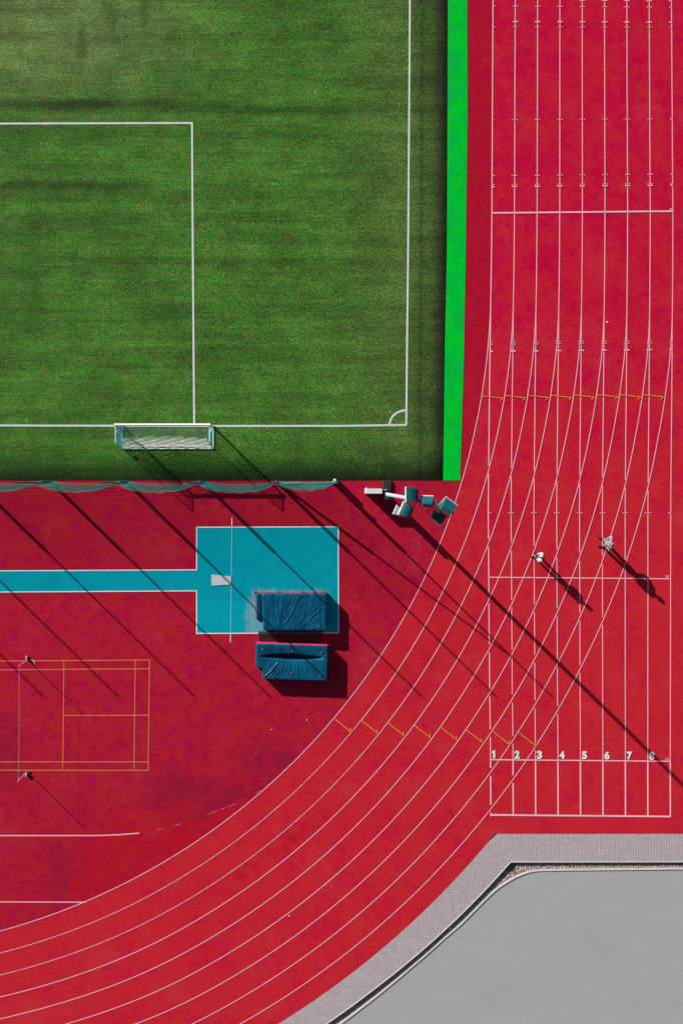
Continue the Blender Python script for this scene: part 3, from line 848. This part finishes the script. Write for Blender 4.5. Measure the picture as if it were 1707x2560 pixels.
# upper mat
HT = .68
x0, x1, yt, yb = X(641, HT), X(816, HT), Y(1484.5, HT), Y(1576, HT)
W_, D_ = x1 - x0, yt - yb
def U(cx, cy):      # crop coordinate of the close survey view -> local metres
    return ((X(600 + cx * .16582, HT) - x0), (Y(1440 + cy * .16582, HT) - yb))
R1 = [([(560, 270), (552, 400), (556, 560), (560, 640)], .045, .035), ([(610, 280), (630, 440), (600, 600), (585, 720), (610, 800)], .05, .045),
      ([(430, 270), (428, 420), (440, 560)], .035, .04), ([(480, 280), (470, 430), (500, 540), (430, 620)], .02, .03),
      ([(830, 280), (805, 420), (780, 480), (740, 510)], .05, .026), ([(930, 275), (860, 350), (830, 450), (770, 580), (700, 690), (640, 750)], .07, .034),
      ([(970, 280), (900, 330), (870, 400)], .04, .024), ([(740, 300), (760, 370), (790, 400)], .03, .03), ([(720, 390), (690, 470), (700, 600), (715, 800)], .025, .035),
      ([(1270, 450), (1150, 560), (1010, 670), (930, 760), (890, 805)], .06, .024), ([(1280, 575), (1120, 640), (1000, 720), (910, 800)], .045, .022),
      ([(1250, 620), (1150, 660), (1060, 710)], .035, .025), ([(1220, 740), (1150, 770), (1060, 805)], .05, .024), ([(1250, 690), (1205, 760), (1170, 805)], .045, .022),
      ([(1060, 300), (1160, 330), (1290, 320)], .02, .04), ([(1190, 370), (1090, 420), (1000, 480)], .018, .035), ([(650, 290), (655, 400), (640, 500)], .03, .035),
      ([(880, 650), (840, 720), (820, 790)], .02, .03), ([(960, 640), (900, 700), (860, 770)], .016, .03), ([(990, 380), (995, 520)], .02, .04), ([(345, 270), (348, 420), (345, 600)], .03, .045)]
def z_up(xx, yy):
    z = np.zeros(xx.shape)
    for pts, a, w in R1: z += .42 * ridge(xx, yy, [U(*p) for p in pts], a, w)
    z += .03 * fbm(xx, yy, (2.4, .8), 3.1) + .015 * fbm(xx, yy, (6, 2.5), 8.3)
    z += np.where(xx < .33, (.33 - xx) * .22 - .06, 0)       # the front wing rises to its outer lip
    z += np.where((xx >= .33) & (xx < .41), -.06 * (1 - (xx - .33) / .08), 0)
    return z
mt_ = empty('landing_mat', (x0, yb, 0)); tag(mt_, 'thick blue landing mat with creased cover standing on the teal pad', 'landing mat', 'blue landing mats')
mo = Vector(mt_.location)
cov, _ = mat_cover(W_, D_, (.36, .64), z_up, HT, .06)
cv = cov.build('cover', M_COVER, mt_, smooth=True, fix=False)
mm = MB()
bx0, bx1, by0, by1 = X(639) - mo.x, X(817) - mo.x, Y(1568) - mo.y, Y(1479.8) - mo.y
mm.box(((bx0 + bx1) / 2, by1 - .10, .09), (bx1 - bx0, .2, .14)); mm.box((bx0 + .05, (by1 + Y(1545) - mo.y) / 2 - .1, .085), (.1, by1 - (Y(1545) - mo.y) - .2, .13))
mm.build('base_frame', plain('red_frame', (.50, .008, .045), .7, .35, 6), mt_, bevel=.01)
mm = MB(); mm.box(((bx0 + bx1) / 2 + .1, (by0 + by1) / 2, .14), (bx1 - bx0 - .4, by1 - by0 - .75, .2)); mm.build('foam_block', M_PINK, mt_)
for cx in (238, 580, 955, 1268):
    mm = MB(); mm.box((X(600 + cx * .16582) - mo.x, by1 - .02, .12), (.13, .15, .16)); mm.build('bracket', M_BRACK, mt_, bevel=.01)

# lower mat (turned a little)
HL = .60
ang = -math.atan2(5.5, 178)
ox, oy = X(637.5, HL), Y(1697.5, HL)            # south-west corner of the bounding box before turning
lx1 = X(817.5, HL) - ox; ly1 = Y(1609, HL) - oy
mt2 = empty('landing_mat', (ox, oy, 0)); mt2.rotation_euler = (0, 0, ang)
tag(mt2, 'thick blue landing mat with a long dark sag and five pink tabs', 'landing mat', 'blue landing mats')
ca, sa = math.cos(-ang), math.sin(-ang)
def V(cx, cy):
    a = X(620 + cx * .16582, HL) - ox; b = Y(1560 + cy * .16582, HL) - oy
    return (a * ca - b * sa, a * sa + b * ca)
slit = [V(165, 490), V(420, 492), V(670, 505), V(900, 512), V(1140, 508)]
fan = []
for cx, ex, a in ((560, 470, .03), (600, 560, .045), (640, 600, .05), (700, 690, .05), (740, 750, .045), (790, 830, .04), (840, 900, .04), (890, 960, .04), (930, 1040, .035), (520, 420, .03), (960, 1090, .03)):
    fan.append(([V(cx, 560), V((cx + ex) / 2, 680), V(ex, 815)], a, .026))
for cx, cy, ex, ey, a, w in ((470, 560, 225, 825, .10, .028), (420, 600, 240, 740, .04, .025), (340, 580, 240, 700, .05, .022), (480, 610, 300, 820, .05, .03), (540, 590, 370, 815, .04, .03),
                             (120, 560, 190, 540, .03, .025), (120, 600, 195, 575, .03, .022), (125, 640, 190, 620, .03, .022), (940, 545, 1160, 830, .04, .03), (1000, 540, 1180, 720, .035, .03),
                             (1050, 545, 1170, 570, .04, .03), (1180, 360, 1110, 430, .04, .025), (1190, 470, 1110, 500, .04, .02)):
    fan.append(([V(cx, cy), V((cx + ex) / 2 + 8, (cy + ey) / 2 + 6), V(ex, ey)], a, w))
for i, cx in enumerate(range(380, 1090, 36)):
    fan.append(([V(cx, 335), V(cx + (cx - 740) * .03 - 8 + (i * 37 % 19), 400), V(cx - (cx - 700) * .10, 450)], .018 + .02 * ((i * 7 % 5) / 5), .017))
def z_lo(xx, yy):
    z = np.zeros(xx.shape)
    for pts, a, w in fan: z += .42 * ridge(xx, yy, pts, a, w)
    # the long sag: steep lip on the north side, gentler to the south
    sx = np.array([p[0] for p in slit]); sy = np.array([p[1] for p in slit])
    yc = np.interp(xx, sx, sy); u = np.clip((xx - sx[0]) / (sx[-1] - sx[0]), 0, 1)
    lens = np.sin(math.pi * u) ** .8
    hw = .035 + .115 * lens; dy = yy - yc
    dep = (.08 + .40 * lens) * np.clip(np.minimum(u, 1 - u) * 14, 0, 1) * ((xx > sx[0] - .02) & (xx < sx[-1] + .02))
    prof_ = np.where(dy > 0, np.exp(-(dy / (hw * .9)) ** 4), np.exp(-(dy / (hw * .95)) ** 4))
    z -= dep * prof_
    z -= .10 * lens * np.exp(-(dy / .45) ** 2)
    z += .02 * fbm(xx, yy, (3, 1.6), 5.7)
    return z
nlx, nly = V(220, 665)[0], V(110, 668)[1]
cov, (gx, gy, gz) = mat_cover(lx1, ly1, (nlx, nly), z_lo, HL, .07)
cv2 = cov.build('cover', M_COVER, mt2, smooth=True, fix=False)
mm = MB(); mm.box((lx1 / 2, ly1 - .004, HL / 2 - .02), (lx1 - .06, .05, HL - .16)); mm.build('foam_side', M_PINK, mt2, bevel=.012)
def ztop_at(a, b):
    i = int(np.abs(gx - a).argmin()); j = int(np.abs(gy - b).argmin()); return float(gz[i, j])
for cx, cy, ra in ((218, 390, .2), (664, 415, .5), (1110, 432, .8), (652, 738, 0), (1090, 782, .9)):
    a, b = V(cx, cy); mm = MB(); zt = ztop_at(a, b)
    mm.box((a, b, zt + .02), (.075, .07, .03), ra); mm.box((a + .02, b + .03, zt + .045), (.04, .025, .03), ra + .5)
    mm.build('tab', M_PINK, mt2, bevel=.008)

# dark grating lying between the mats
gr_ = MB(); gx0, gx1, gy0, gy1 = X(645.5), X(806), Y(1607), Y(1577)
n1, n2 = 72, 14
for i in range(n1 + 1):
    x = gx0 + (gx1 - gx0) * i / n1; gr_.box((x, (gy0 + gy1) / 2, .030), (.012, gy1 - gy0, .012))
for j in range(n2 + 1):
    y = gy0 + (gy1 - gy0) * j / n2; gr_.box(((gx0 + gx1) / 2, y, .043), (gx1 - gx0, .012, .012))
go_ = gr_.build('grating', M_DARK, fix=False, origin=((gx0 + gx1) / 2, (gy0 + gy1) / 2, .02))
tag(go_, 'flat dark wire grating lying on the ground between the two blue mats', 'grating')

# ------------------------------------------------------------------ badminton posts and cord
def bad_post(bx, by, tx_, ty_, wx, wy, label, foot=True):
    b = Vector(P(bx, by)); r_ = empty('badminton_post', b)
    tag(r_, label, 'net post', 'badminton posts')
    mm = MB(); mm.tube([(0, 0, .03), (0, 0, 1.55)], .021, 10); po = mm.build('pole', M_POLE, r_)
    mm = MB(); mm.tube([(0, 0, 1.55), (0, 0, 1.60)], [.022, .014], 10); mm.build('cap', M_POLE, po)
    w = Vector(P(wx, wy)) - b
    mm = MB(); mm.box((w.x + .05, w.y, .085), (.10, .17, .11)); mm.build('weight', M_DARK, r_, bevel=.03)
    mm = MB(); mm.box((w.x - .02, w.y + .01, .09), (.04, .18, .12)); mm.build('weight_plate', M_ALU, r_, bevel=.012)
    mm = MB(); mm.box((.08, -.02, .03), (.26, .07, .04), -.2); mm.build('base', M_DARK, r_, bevel=.01)
    if foot:
        mm = MB(); mm.tube([(.18, .03, .04), (.36, -.10, .035), (.40, -.16, .03)], .02, 8); mm.build('foot_bar', M_ALU, r_)
    return Vector((b.x, b.y, 1.55))
t1 = bad_post(70.8, 1649.5, 0, 0, 69.5, 1643.5, 'slim badminton post with weighted base at the top line of the yellow court')
t2 = bad_post(68.8, 1929, 0, 0, 68.5, 1936.5, 'slim badminton post with weighted base just below the bottom line of the yellow court', foot=False)
mm = MB()
mm.tube([t1.lerp(t2, i / 24) + Vector((0, 0, -.07 * math.sin(math.pi * i / 24))) - Vector((0, 0, .05)) for i in range(25)], .0045, 6)
cord = mm.build('net_cord', M_ROPE, fix=False, origin=t1)
tag(cord, 'thin pale cord strung between the two badminton posts', 'cord')

# ------------------------------------------------------------------ floodlight mast and its neighbours
MBASE = Vector(P(965, 1236)); HM = 12.0
ms = empty('floodlight_mast', MBASE); tag(ms, 'tall pale floodlight mast with a cluster of teal floodlights beside the turf corner', 'floodlight')
mm = MB(); mm.tube([(0, 0, .05), (0, 0, 4), (0, 0, 8), (0, 0, HM)], [.115, .105, .095, .085], 18); mm.build('pole', M_POLE, ms)
mm = MB(); mm.box((0, -.02, .05), (.5, .42, .1)); mm.build('base_plate', M_DKTEAL, ms, bevel=.02)
mm = MB(); mm.box((.06, -.17, .90), (.43, .17, 1.70), -.1); mm.build('control_box', M_DKTEAL, ms, bevel=.02)
def at(px, py, h): return PH(px, py, h) - MBASE
top = Vector((0, 0, HM))
arm_end = at(1100, 1264, HM)
mm = MB(); mm.tube([top + Vector((0, 0, -.1)), arm_end + Vector((0, 0, -.1))], .045, 10); mm.build('cross_arm', M_DKTEAL, ms)
mm = MB()
q = at(1075, 1272, HM - .25); q2 = at(1080, 1285, HM - .25); q3 = at(1064, 1280, HM - .25)
mm.tube([at(1088, 1260, HM - .2), q3, q2, at(1088, 1264, HM - .2)], .02, 6); mm.build('bracket_frame', M_DARK, ms)
mm = MB(); mm.tube([at(1083, 1258, HM), at(1096, 1268, HM), at(1093, 1288, HM - .25)], [.07, .08, .03], 10); mm.tube([at(1081, 1253, HM), at(1091, 1252, HM)], .05, 10)
mm.build('arm_head', M_POLE, ms, smooth=True)
def floodlight(px, py, h, facing, tilt, size, house, depth=.36):
    """facing: world heading of the glass in degrees; tilt: how far it looks down"""
    c = at(px, py, h)
    hd = math.radians(facing); td = math.radians(tilt)
    f = Vector((math.cos(hd) * math.cos(td), math.sin(hd) * math.cos(td), -math.sin(td)))
    s = Vector((-math.sin(hd), math.cos(hd), 0)); u = f.cross(s) * -1
    u = s.cross(f); u = u if u.z > 0 else -u
    w, hh = size
    def L(a, b, c_): return c + s * a + u * b + f * c_
    m1 = MB(); secs = []
    for (dz, k1, k2) in ((.13, 1, 1), (.02, .97, .95), (-.10, .93, .80), (-.19, .86, .58), (-.23, .78, .40)):
        secs.append([L(sx * w / 2 * k1, sy * hh / 2 * k2, dz * depth / .36) for sx, sy in ((-1, -1), (-.4, -1.0), (.4, -1.0), (1, -1), (1, 1), (.4, 1.0), (-.4, 1.0), (-1, 1))])
    n = len(m1.v)
    for sec in secs: m1.v += [tuple(p) for p in sec]
    for i in range(len(secs) - 1):
        for k in range(8): m1.f.append((n + i * 8 + k, n + i * 8 + (k + 1) % 8, n + (i + 1) * 8 + (k + 1) % 8, n + (i + 1) * 8 + k))
    m1.f.append(tuple(n + k for k in range(8))[::-1]); m1.f.append(tuple(n + (len(secs) - 1) * 8 + k for k in range(8)))
    fl = m1.build('floodlight', house, ms)
    m1 = MB(); e = .028
    R3 = Matrix((s, u, f)).transposed()
    for (a, b, sa_, sb_) in ((0, hh / 2, w + .06, .05), (0, -hh / 2, w + .06, .05), (w / 2 + .005, 0, .05, hh - .055), (-w / 2 - .005, 0, .05, hh - .055)):
        m1.box(L(a, b, .15 * depth / .36), (sa_, sb_, .07), mat=R3)
    m1.build('rim', M_RIM, fl, bevel=.006)
    m1 = MB(); m1.box(L(0, 0, .142 * depth / .36), (w - .05, hh - .06, .012), mat=R3); m1.build('glass', M_GLASS, fl)
    m1 = MB(); m1.tube([L(-w / 2 - .035, 0, -.02), L(-w / 2 - .035, -hh * .62, -.05), L(w / 2 + .035, -hh * .62, -.05), L(w / 2 + .035, 0, -.02)], .016, 6); m1.build('yoke', M_DARK, fl)
    return fl
floodlight(1030, 1236.5, HM + .1, 180, 38, (.58, .50), M_LAMPT)
floodlight(1016.5, 1276.5, HM + .1, 156, 38, (.54, .48), M_LAMPT)
floodlight(998.5, 1279, HM - .25, 156, 60, (.36, .32), M_LAMPG, .28)
floodlight(1066, 1254.5, HM + .1, 88, 50, (.48, .36), M_LAMPL)
floodlight(1118, 1268.5, HM + .35, 53, 62, (.58, .50), M_LAMPL, .46)
floodlight(1097, 1291, HM - .35, 232, 40, (.50, .44), M_DKTEAL)

cb = empty('switch_cabinet', P(934, 1230)); tag(cb, 'narrow white switch cabinet on the red surface beside the floodlight mast', 'cabinet')
c0 = PH(934.3, 1227.8, .98) - Vector(cb.location)
mm = MB(); mm.box((c0.x, c0.y, .50), (.87, .26, .94)); mm.build('body', M_CABW, cb, bevel=.012)
mm = MB(); mm.box((c0.x, c0.y, .985), (.89, .27, .03)); mm.build('top', M_CABW, cb, bevel=.008)
mm = MB(); mm.box((c0.x + .05, c0.y + .145, .55), (.74, .022, .80)); dr = mm.build('door', M_DKTEAL, cb, bevel=.004)
mm = MB(); mm.box((c0.x + .32, c0.y + .165, .55), (.03, .022, .14)); mm.build('handle', M_DARK, dr)
mm = MB(); mm.box((c0.x - .38, c0.y + .15, .62), (.09, .06, .7)); mm.build('cable_duct', M_POLE, cb, bevel=.01)

bl = MB(); bl.box((0, 0, .065), (.46, .60, .13), -.06)
bo = bl.build('ballast_block', M_RUB, bevel=.03); bo.location = P(967, 1214.5, .004)
tag(bo, 'low dark brown block on the ground beside the white cabinet and mast foot', 'block')
bl = MB()
for i in range(5): bl.ball((random.uniform(-.05, .05), random.uniform(-.03, .03), .02 + .012 * i), random.uniform(.022, .035), 8, 5)
cl = bl.build('cloth', plain('pale_cloth', (.40, .33, .34), .9, .3, 20), smooth=True); cl.location = P(962.5, 1224.7, .134)
tag(cl, 'small crumpled pale cloth lying on the low dark block', 'cloth')

# ------------------------------------------------------------------ people
def skin_mesh(name, verts, edges_, radii, mat, parent, root=0, sub=2):
    me = bpy.data.meshes.new(name); me.from_pydata([tuple(v) for v in verts], edges_, []); me.update()
    ob = bpy.data.objects.new(name, me); COL.objects.link(ob)
    sm = ob.modifiers.new('Skin', 'SKIN'); sm.use_smooth_shade = True; sm.branch_smoothing = .3
    for i, sv in enumerate(me.skin_vertices[0].data):
        r = radii[i]; sv.radius = r if isinstance(r, tuple) else (r, r); sv.use_root = (i == root)
    ss = ob.modifiers.new('Sub', 'SUBSURF'); ss.levels = sub; ss.render_levels = sub
    dg = bpy.context.evaluated_depsgraph_get(); dg.update()
    res = bpy.data.meshes.new_from_object(ob.evaluated_get(dg)); res.name = name
    bpy.data.objects.remove(ob); bpy.data.meshes.remove(me)
    res.materials.clear(); res.materials.append(mat)
    for p in res.polygons: p.use_smooth = True
    o = bpy.data.objects.new(name, res); COL.objects.link(o); o.parent = parent
    return o
class Rig:
    def __init__(self): self.v, self.e, self.r = [], [], []
    def pt(self, p, r, link=None):
        self.v.append(Vector(p)); self.r.append(r)
        if link is not None: self.e.append((link, len(self.v) - 1))
        return len(self.v) - 1
    def make(self, name, mat, parent, sub=2): return skin_mesh(name, self.v, self.e, self.r, mat, parent, 0, sub)

def person(loc_, height, label, J, jacket, trousers, shoes, hairmat, cap, shirt=None, heading=0.0, bulk=1.0):
    """the figure faces local -x; J holds joint positions for a 1.72 m figure"""
    k = height / 1.72
    root = empty('person', loc_); root.rotation_euler = (0, 0, heading); tag(root, label, 'person')
    def v(p): return Vector(p) * k
    pel, spi, che, nec = v(J['pelvis']), v(J['spine']), v(J['chest']), v(J['neck'])
    hd = v(J['head'])
    b = Rig()
    i0 = b.pt(pel, (.110 * k, .080 * k)); i1 = b.pt(spi, (.100 * k, .075 * k), i0); i2 = b.pt(che, (.100 * k, .078 * k), i1); i3 = b.pt(nec, .056 * k, i2)
    h0 = b.pt(hd + v((-.012, 0, -.075)), (.060 * k, .066 * k), i3); h1 = b.pt(hd, (.076 * k, .090 * k), h0); h2 = b.pt(hd + v((.010, 0, .06)), (.072 * k, .082 * k), h1); h3 = b.pt(hd + v((.012, 0, .105)), .045 * k, h2)
    for side in (1, -1):
        sh, el, wr = (v((J[n][0], J[n][1] * side, J[n][2])) for n in ('shoulder' + ('L' if side > 0 else 'R'), 'elbow' + ('L' if side > 0 else 'R'), 'wrist' + ('L' if side > 0 else 'R')))
        a = b.pt(sh, .040 * k, i2); m1 = b.pt((sh + el) / 2, .038 * k, a); e = b.pt(el, .033 * k, m1); m2 = b.pt((el + wr) / 2, .032 * k, e); w = b.pt(wr, .028 * k, m2)
        d = (wr - el).normalized(); ax = v((0, side, 0)) / k; n_ = d.cross(Vector((0, 0, 1))); n_ = n_.normalized() if n_.length > .05 else Vector((1, 0, 0))
        up = n_.cross(d).normalized()
        pm = b.pt(wr + d * .05 * k, (.036 * k, .020 * k), w)
        for fi, (off, ln) in enumerate(((-.028, .070), (-.010, .080), (.010, .075), (.028, .060))):
            p0 = wr + d * .085 * k + up * off * k; p1 = p0 + d * ln * .5 * k - n_ * .008 * k; p2 = p1 + d * ln * .4 * k - n_ * .022 * k
            q = b.pt(p0, .0095 * k, pm); q = b.pt(p1, .0085 * k, q); b.pt(p2, .0075 * k, q)
        p0 = wr + d * .045 * k + up * .04 * k; q = b.pt(p0, .011 * k, pm); b.pt(p0 + (d * .03 + up * .02 - n_ * .012) * k, .009 * k, q)
        tag_ = 'L' if side > 0 else 'R'
        hip, kn, an, toe = (v((J[n + tag_][0], J[n + tag_][1] * side, J[n + tag_][2])) for n in ('hip', 'knee', 'ankle', 'toe'))
        a = b.pt(hip, .070 * k, i0); m1 = b.pt((hip + kn) / 2, .062 * k, a); e = b.pt(kn, .046 * k, m1); m2 = b.pt(kn.lerp(an, .35), .046 * k, e); w = b.pt(an, .027 * k, m2); b.pt(toe + v((.03, 0, -.012)), .018 * k, w)
    # nose and ears
    nz = b.pt(hd + v((-.098, 0, -.01)), .012 * k, h1)
    for s in (1, -1): b.pt(hd + v((.012, s * .085, .0)), .014 * k, h1)
    body = b.make('body', M_SKIN, root)
    mm = MB()
    for s in (1, -1):
        mm = MB(); mm.ball(hd + v((-.086, s * .03, .012)), .009 * k, 8, 6); mm.build('eye', M_EYE, root, smooth=True)
    mm = MB(); mm.tube([hd + v((-.078, -.022, -.052)), hd + v((-.086, 0, -.054)), hd + v((-.078, .022, -.052))], .006 * k, 6); mm.build('mouth', M_BRACK, root)
    # hair / cap
    mm = MB(); mm.ball(hd + v((.016, 0, .045)), .118 * k, 18, 12, (1.02, .90, 1.0))
    mm.v = [p if p[2] > (hd.z + (.02 if p[0] < hd.x - .03 * k else -.05) * k) else (hd.x + (p[0] - hd.x) * .8, hd.y + (p[1] - hd.y) * .8, hd.z + (.02 if p[0] < hd.x - .03 * k else -.05) * k) for p in mm.v]
    mm.v = [tuple(Vector(p) + (Vector(p) - hd).normalized() * .012 * k * mnoise.noise(Vector(p) * 38)) for p in mm.v]
    if cap:
        hr = mm.build('cap', M_CAP, root, smooth=True)
        m2 = MB(); n = 12
        pts = [hd + v((-.085 - .075 * math.sin(math.pi * i / n), .075 * math.cos(math.pi * i / n), .045)) for i in range(n + 1)]
        m2.poly(pts); m2.poly([p + Vector((0, 0, .008)) for p in reversed(pts)]); m2.build('visor', M_CAP, hr)
        m3 = MB(); m3.ball(hd + v((.05, 0, -.03)), .055 * k, 12, 8, (1, 1.2, 1.1)); m3.build('hair', hairmat, root, smooth=True)
    else:
        mm.build('hair', hairmat, root, smooth=True)
    # jacket
    c = Rig()
    j0 = c.pt(pel + v((0, 0, -.10)), (.190 * k, .150 * k)); j1 = c.pt(spi, (.165 * k, .130 * k), j0); j2 = c.pt(che, (.180 * k, .135 * k), j1); j3 = c.pt(nec + v((0, 0, -.02)), .078 * k, j2)
    for side in (1, -1):
        t_ = 'L' if side > 0 else 'R'
        sh, el, wr = (v((J[n + t_][0], J[n + t_][1] * side, J[n + t_][2])) for n in ('shoulder', 'elbow', 'wrist'))
        a = c.pt(sh, .080 * k, j2); q = c.pt(sh.lerp(el, .5), .068 * k, a); q = c.pt(sh.lerp(el, .82), .062 * k, q)
        bend_ = el * .72 + (sh.lerp(el, .82) + el.lerp(wr, .18)) * .14; q = c.pt(bend_, .060 * k, q); q = c.pt(el.lerp(wr, .22), .058 * k, q); q = c.pt(el.lerp(wr, .6), .052 * k, q); c.pt(el.lerp(wr, 1.04), .046 * k, q)
    c.r = [(tuple(q * bulk for q in rr) if isinstance(rr, tuple) else rr * bulk) for rr in c.r]
    jk = c.make('jacket', jacket, root)
    # hem and fold irregularity
    for vtx in jk.data.vertices:
        q = vtx.co; nz_ = mnoise.noise(q * 9.0); vtx.co = q + vtx.normal * .012 * nz_
    # trousers
    c = Rig(); j0 = c.pt(pel + v((0, 0, .04)), (.150 * k, .115 * k)); j1 = c.pt(pel + v((0, 0, -.06)), (.14 * k, .11 * k), j0)
    for side in (1, -1):
        t_ = 'L' if side > 0 else 'R'
        hip, kn, an = (v((J[n + t_][0], J[n + t_][1] * side, J[n + t_][2])) for n in ('hip', 'knee', 'ankle'))
        a = c.pt(hip, .098 * k, j1); q = c.pt((hip + kn) / 2, .090 * k, a); q = c.pt(kn, .072 * k, q); q = c.pt(kn.lerp(an, .4), .070 * k, q); c.pt(an + v((0, 0, -.015)), .056 * k, q)
    c.r = [(tuple(q * bulk for q in rr) if isinstance(rr, tuple) else rr * bulk) for rr in c.r]
    tr = c.make('trousers', trousers, root)
    for vtx in tr.data.vertices:
        vtx.co = vtx.co + vtx.normal * .008 * mnoise.noise(vtx.co * 10.0)
    for side in (1, -1):
        t_ = 'L' if side > 0 else 'R'
        an, toe = (v((J[n + t_][0], J[n + t_][1] * side, J[n + t_][2])) for n in ('ankle', 'toe'))
        mm = MB(); mm.tube([an + v((.0, 0, -.03)), an + v((0, 0, .03)), an.lerp(v(J['knee' + t_][:1] + (J['knee' + t_][1] * side,) + J['knee' + t_][2:]), .28)], [.05 * k, .047 * k, .055 * k], 12)
        mm.build('sock', M_WHITEC if cap else M_DKC, root, smooth=True)
        d = Vector((toe.x - an.x, toe.y - an.y, 0)).normalized()
        c = Rig(); base_ = Vector((an.x, an.y, .048 * k)); q = c.pt(base_ - d * .03 * k, (.05 * k, .05 * k)); q = c.pt(base_ + d * .07 * k, (.052 * k, .046 * k), q); q = c.pt(base_ + d * .16 * k - Vector((0, 0, .006 * k)), (.05 * k, .040 * k), q); c.pt(base_ + d * .215 * k - Vector((0, 0, .014 * k)), (.036 * k, .030 * k), q)
        c.make('shoe', shoes, root, 1)
        mm = MB(); mm.box(base_ + d * .09 * k + Vector((0, 0, -.036 * k)), (.29 * k, .10 * k, .022 * k), math.atan2(d.y, d.x)); mm.build('sole', shoes, root, bevel=.01)
    if shirt is not None:
        mm = MB(); z_ = che.z
        mm.poly([(che.x - .142 * k, -.055 * k, z_ + .085 * k), (che.x - .142 * k, .055 * k, z_ + .085 * k), (che.x - .165 * k, .015 * k, z_ - .16 * k), (che.x - .165 * k, -.015 * k, z_ - .16 * k)])
        mm.poly([(che.x - .10 * k, -.055 * k, z_ + .09 * k), (che.x - .10 * k, .055 * k, z_ + .09 * k), (che.x - .142 * k, .055 * k, z_ + .085 * k), (che.x - .142 * k, -.055 * k, z_ + .085 * k)])
        mm.tube([nec + v((0, 0, -.03)), nec + v((-.01, 0, .05))], [.078 * k, .066 * k], 16)
        mm.build('shirt', shirt, root)
    return root
J2 = dict(pelvis=(0, 0, .97), spine=(0, 0, 1.13), chest=(.0, 0, 1.33), neck=(-.01, 0, 1.475), head=(-.03, 0, 1.60),
          shoulderL=(.01, .19, 1.40), elbowL=(.10, .39, 1.18), wristL=(-.10, .22, 1.05), shoulderR=(.01, .19, 1.40), elbowR=(.10, .38, 1.17), wristR=(-.08, .21, 1.03),
          hipL=(0, .095, .90), kneeL=(-.04, .15, .49), ankleL=(.02, .205, .085), toeL=(-.14, .225, .04), hipR=(0, .095, .90), kneeR=(-.03, .15, .49), ankleR=(.03, .20, .085), toeR=(-.13, .23, .04))
pA = person((X(1503.5), Y(1355.5), .004), 1.74, 'person in pale grey tracksuit and pale cap standing legs apart with elbows out', J2, M_GREYC, plain('grey_trouser_fabric', (.13, .138, .136), .85, .4, 14), M_SHOE, M_HAIR, True, heading=math.radians(-4), bulk=1.25)
J1 = dict(pelvis=(.02, 0, .96), spine=(.03, 0, 1.12), chest=(.02, 0, 1.32), neck=(-.005, 0, 1.465), head=(-.01, 0, 1.60),
          shoulderL=(.02, .175, 1.39), elbowL=(.0, .27, 1.13), wristL=(-.20, .13, 1.06), shoulderR=(.02, .175, 1.39), elbowR=(.05, .25, 1.12), wristR=(-.14, .16, 1.0),
          hipL=(.02, .09, .90), kneeL=(.03, .11, .49), ankleL=(.10, .12, .085), toeL=(-.06, .13, .04), hipR=(.02, .09, .90), kneeR=(-.05, .10, .49), ankleR=(-.04, .11, .085), toeR=(-.20, .13, .04))
pB = person((X(1338), Y(1389.5), .004), 1.56, 'dark haired person in white jacket and black trousers standing with bent arms', J1, M_WHITEC, M_DKC, M_SHOE, M_HAIR, False, shirt=M_TEALC, heading=math.radians(-16), bulk=1.08)

# ------------------------------------------------------------------ litter
def scrap(px, py, z, r, label, mat=None, name='paper_scrap', cat='scrap'):
    m = MB(); m.ball((0, 0, r * .5), r, 10, 6, (1, .8, .5))
    m.v = [tuple(Vector(p) * (1 + .35 * mnoise.noise(Vector(p) * 25 + Vector((px, py, 0))))) for p in m.v]
    o = m.build(name, mat or M_PAPER, smooth=False); o.location = P(px, py, z); tag(o, label, cat)
scrap(1516.3, 805.3, .002, .045, 'white scrap lying in the sixth lane of the straight track')
scrap(1124.6, 2324, -.12, .05, 'white scrap in the gravel strip beside the curved paving')
scrap(767, 1800, .006, .03, 'pale scrap on the red infield just inside the bend below the lower blue mat')
scrap(679, 1824, .006, .026, 'pale scrap on the red infield to the lower left of the lower blue mat')
scrap(723, 2290, .002, .032, 'white scrap on the curved lanes at the bottom of the bend')

# ------------------------------------------------------------------ light, sky, camera
EL = math.radians(20.2)
sv = Vector((-.714 * math.cos(EL), .700 * math.cos(EL), math.sin(EL)))
sd = bpy.data.lights.new('sun', 'SUN'); sd.energy = 5.0; sd.angle = math.radians(.5); sd.color = (1.0, .95, .88)
so = bpy.data.objects.new('sun', sd); COL.objects.link(so); so.rotation_euler = sv.to_track_quat('Z', 'Y').to_euler(); so.location = (-20, 20, 60)
w = bpy.data.worlds.new('World'); scene.world = w; w.use_nodes = True
nt = w.node_tree; sk = nt.nodes.new('ShaderNodeTexSky'); sk.sky_type = 'NISHITA'; sk.sun_disc = False
sk.sun_elevation = EL; sk.sun_rotation = math.atan2(sv.x, sv.y)
bg = nt.nodes['Background']; bg.inputs['Strength'].default_value = .05
nt.links.new(sk.outputs[0], bg.inputs[0])

cd = bpy.data.cameras.new('camera'); cam = bpy.data.objects.new('camera', cd); COL.objects.link(cam)
cam.location = (0, 0, HC); cam.rotation_euler = (0, 0, 0)
cd.sensor_fit = 'AUTO'; cd.sensor_width = 36.0; cd.lens = 36.0 * (S * HC) / 2560
cd.shift_x = (853.5 - NX) / 2560; cd.shift_y = -(1280 - NY) / 2560
cd.clip_start = .5; cd.clip_end = 6000
scene.camera = cam
scene.view_settings.view_transform = 'Standard'; scene.view_settings.look = 'None'
scene.view_settings.exposure = .7; scene.view_settings.gamma = 1.0
scene.cycles.max_bounces = 6
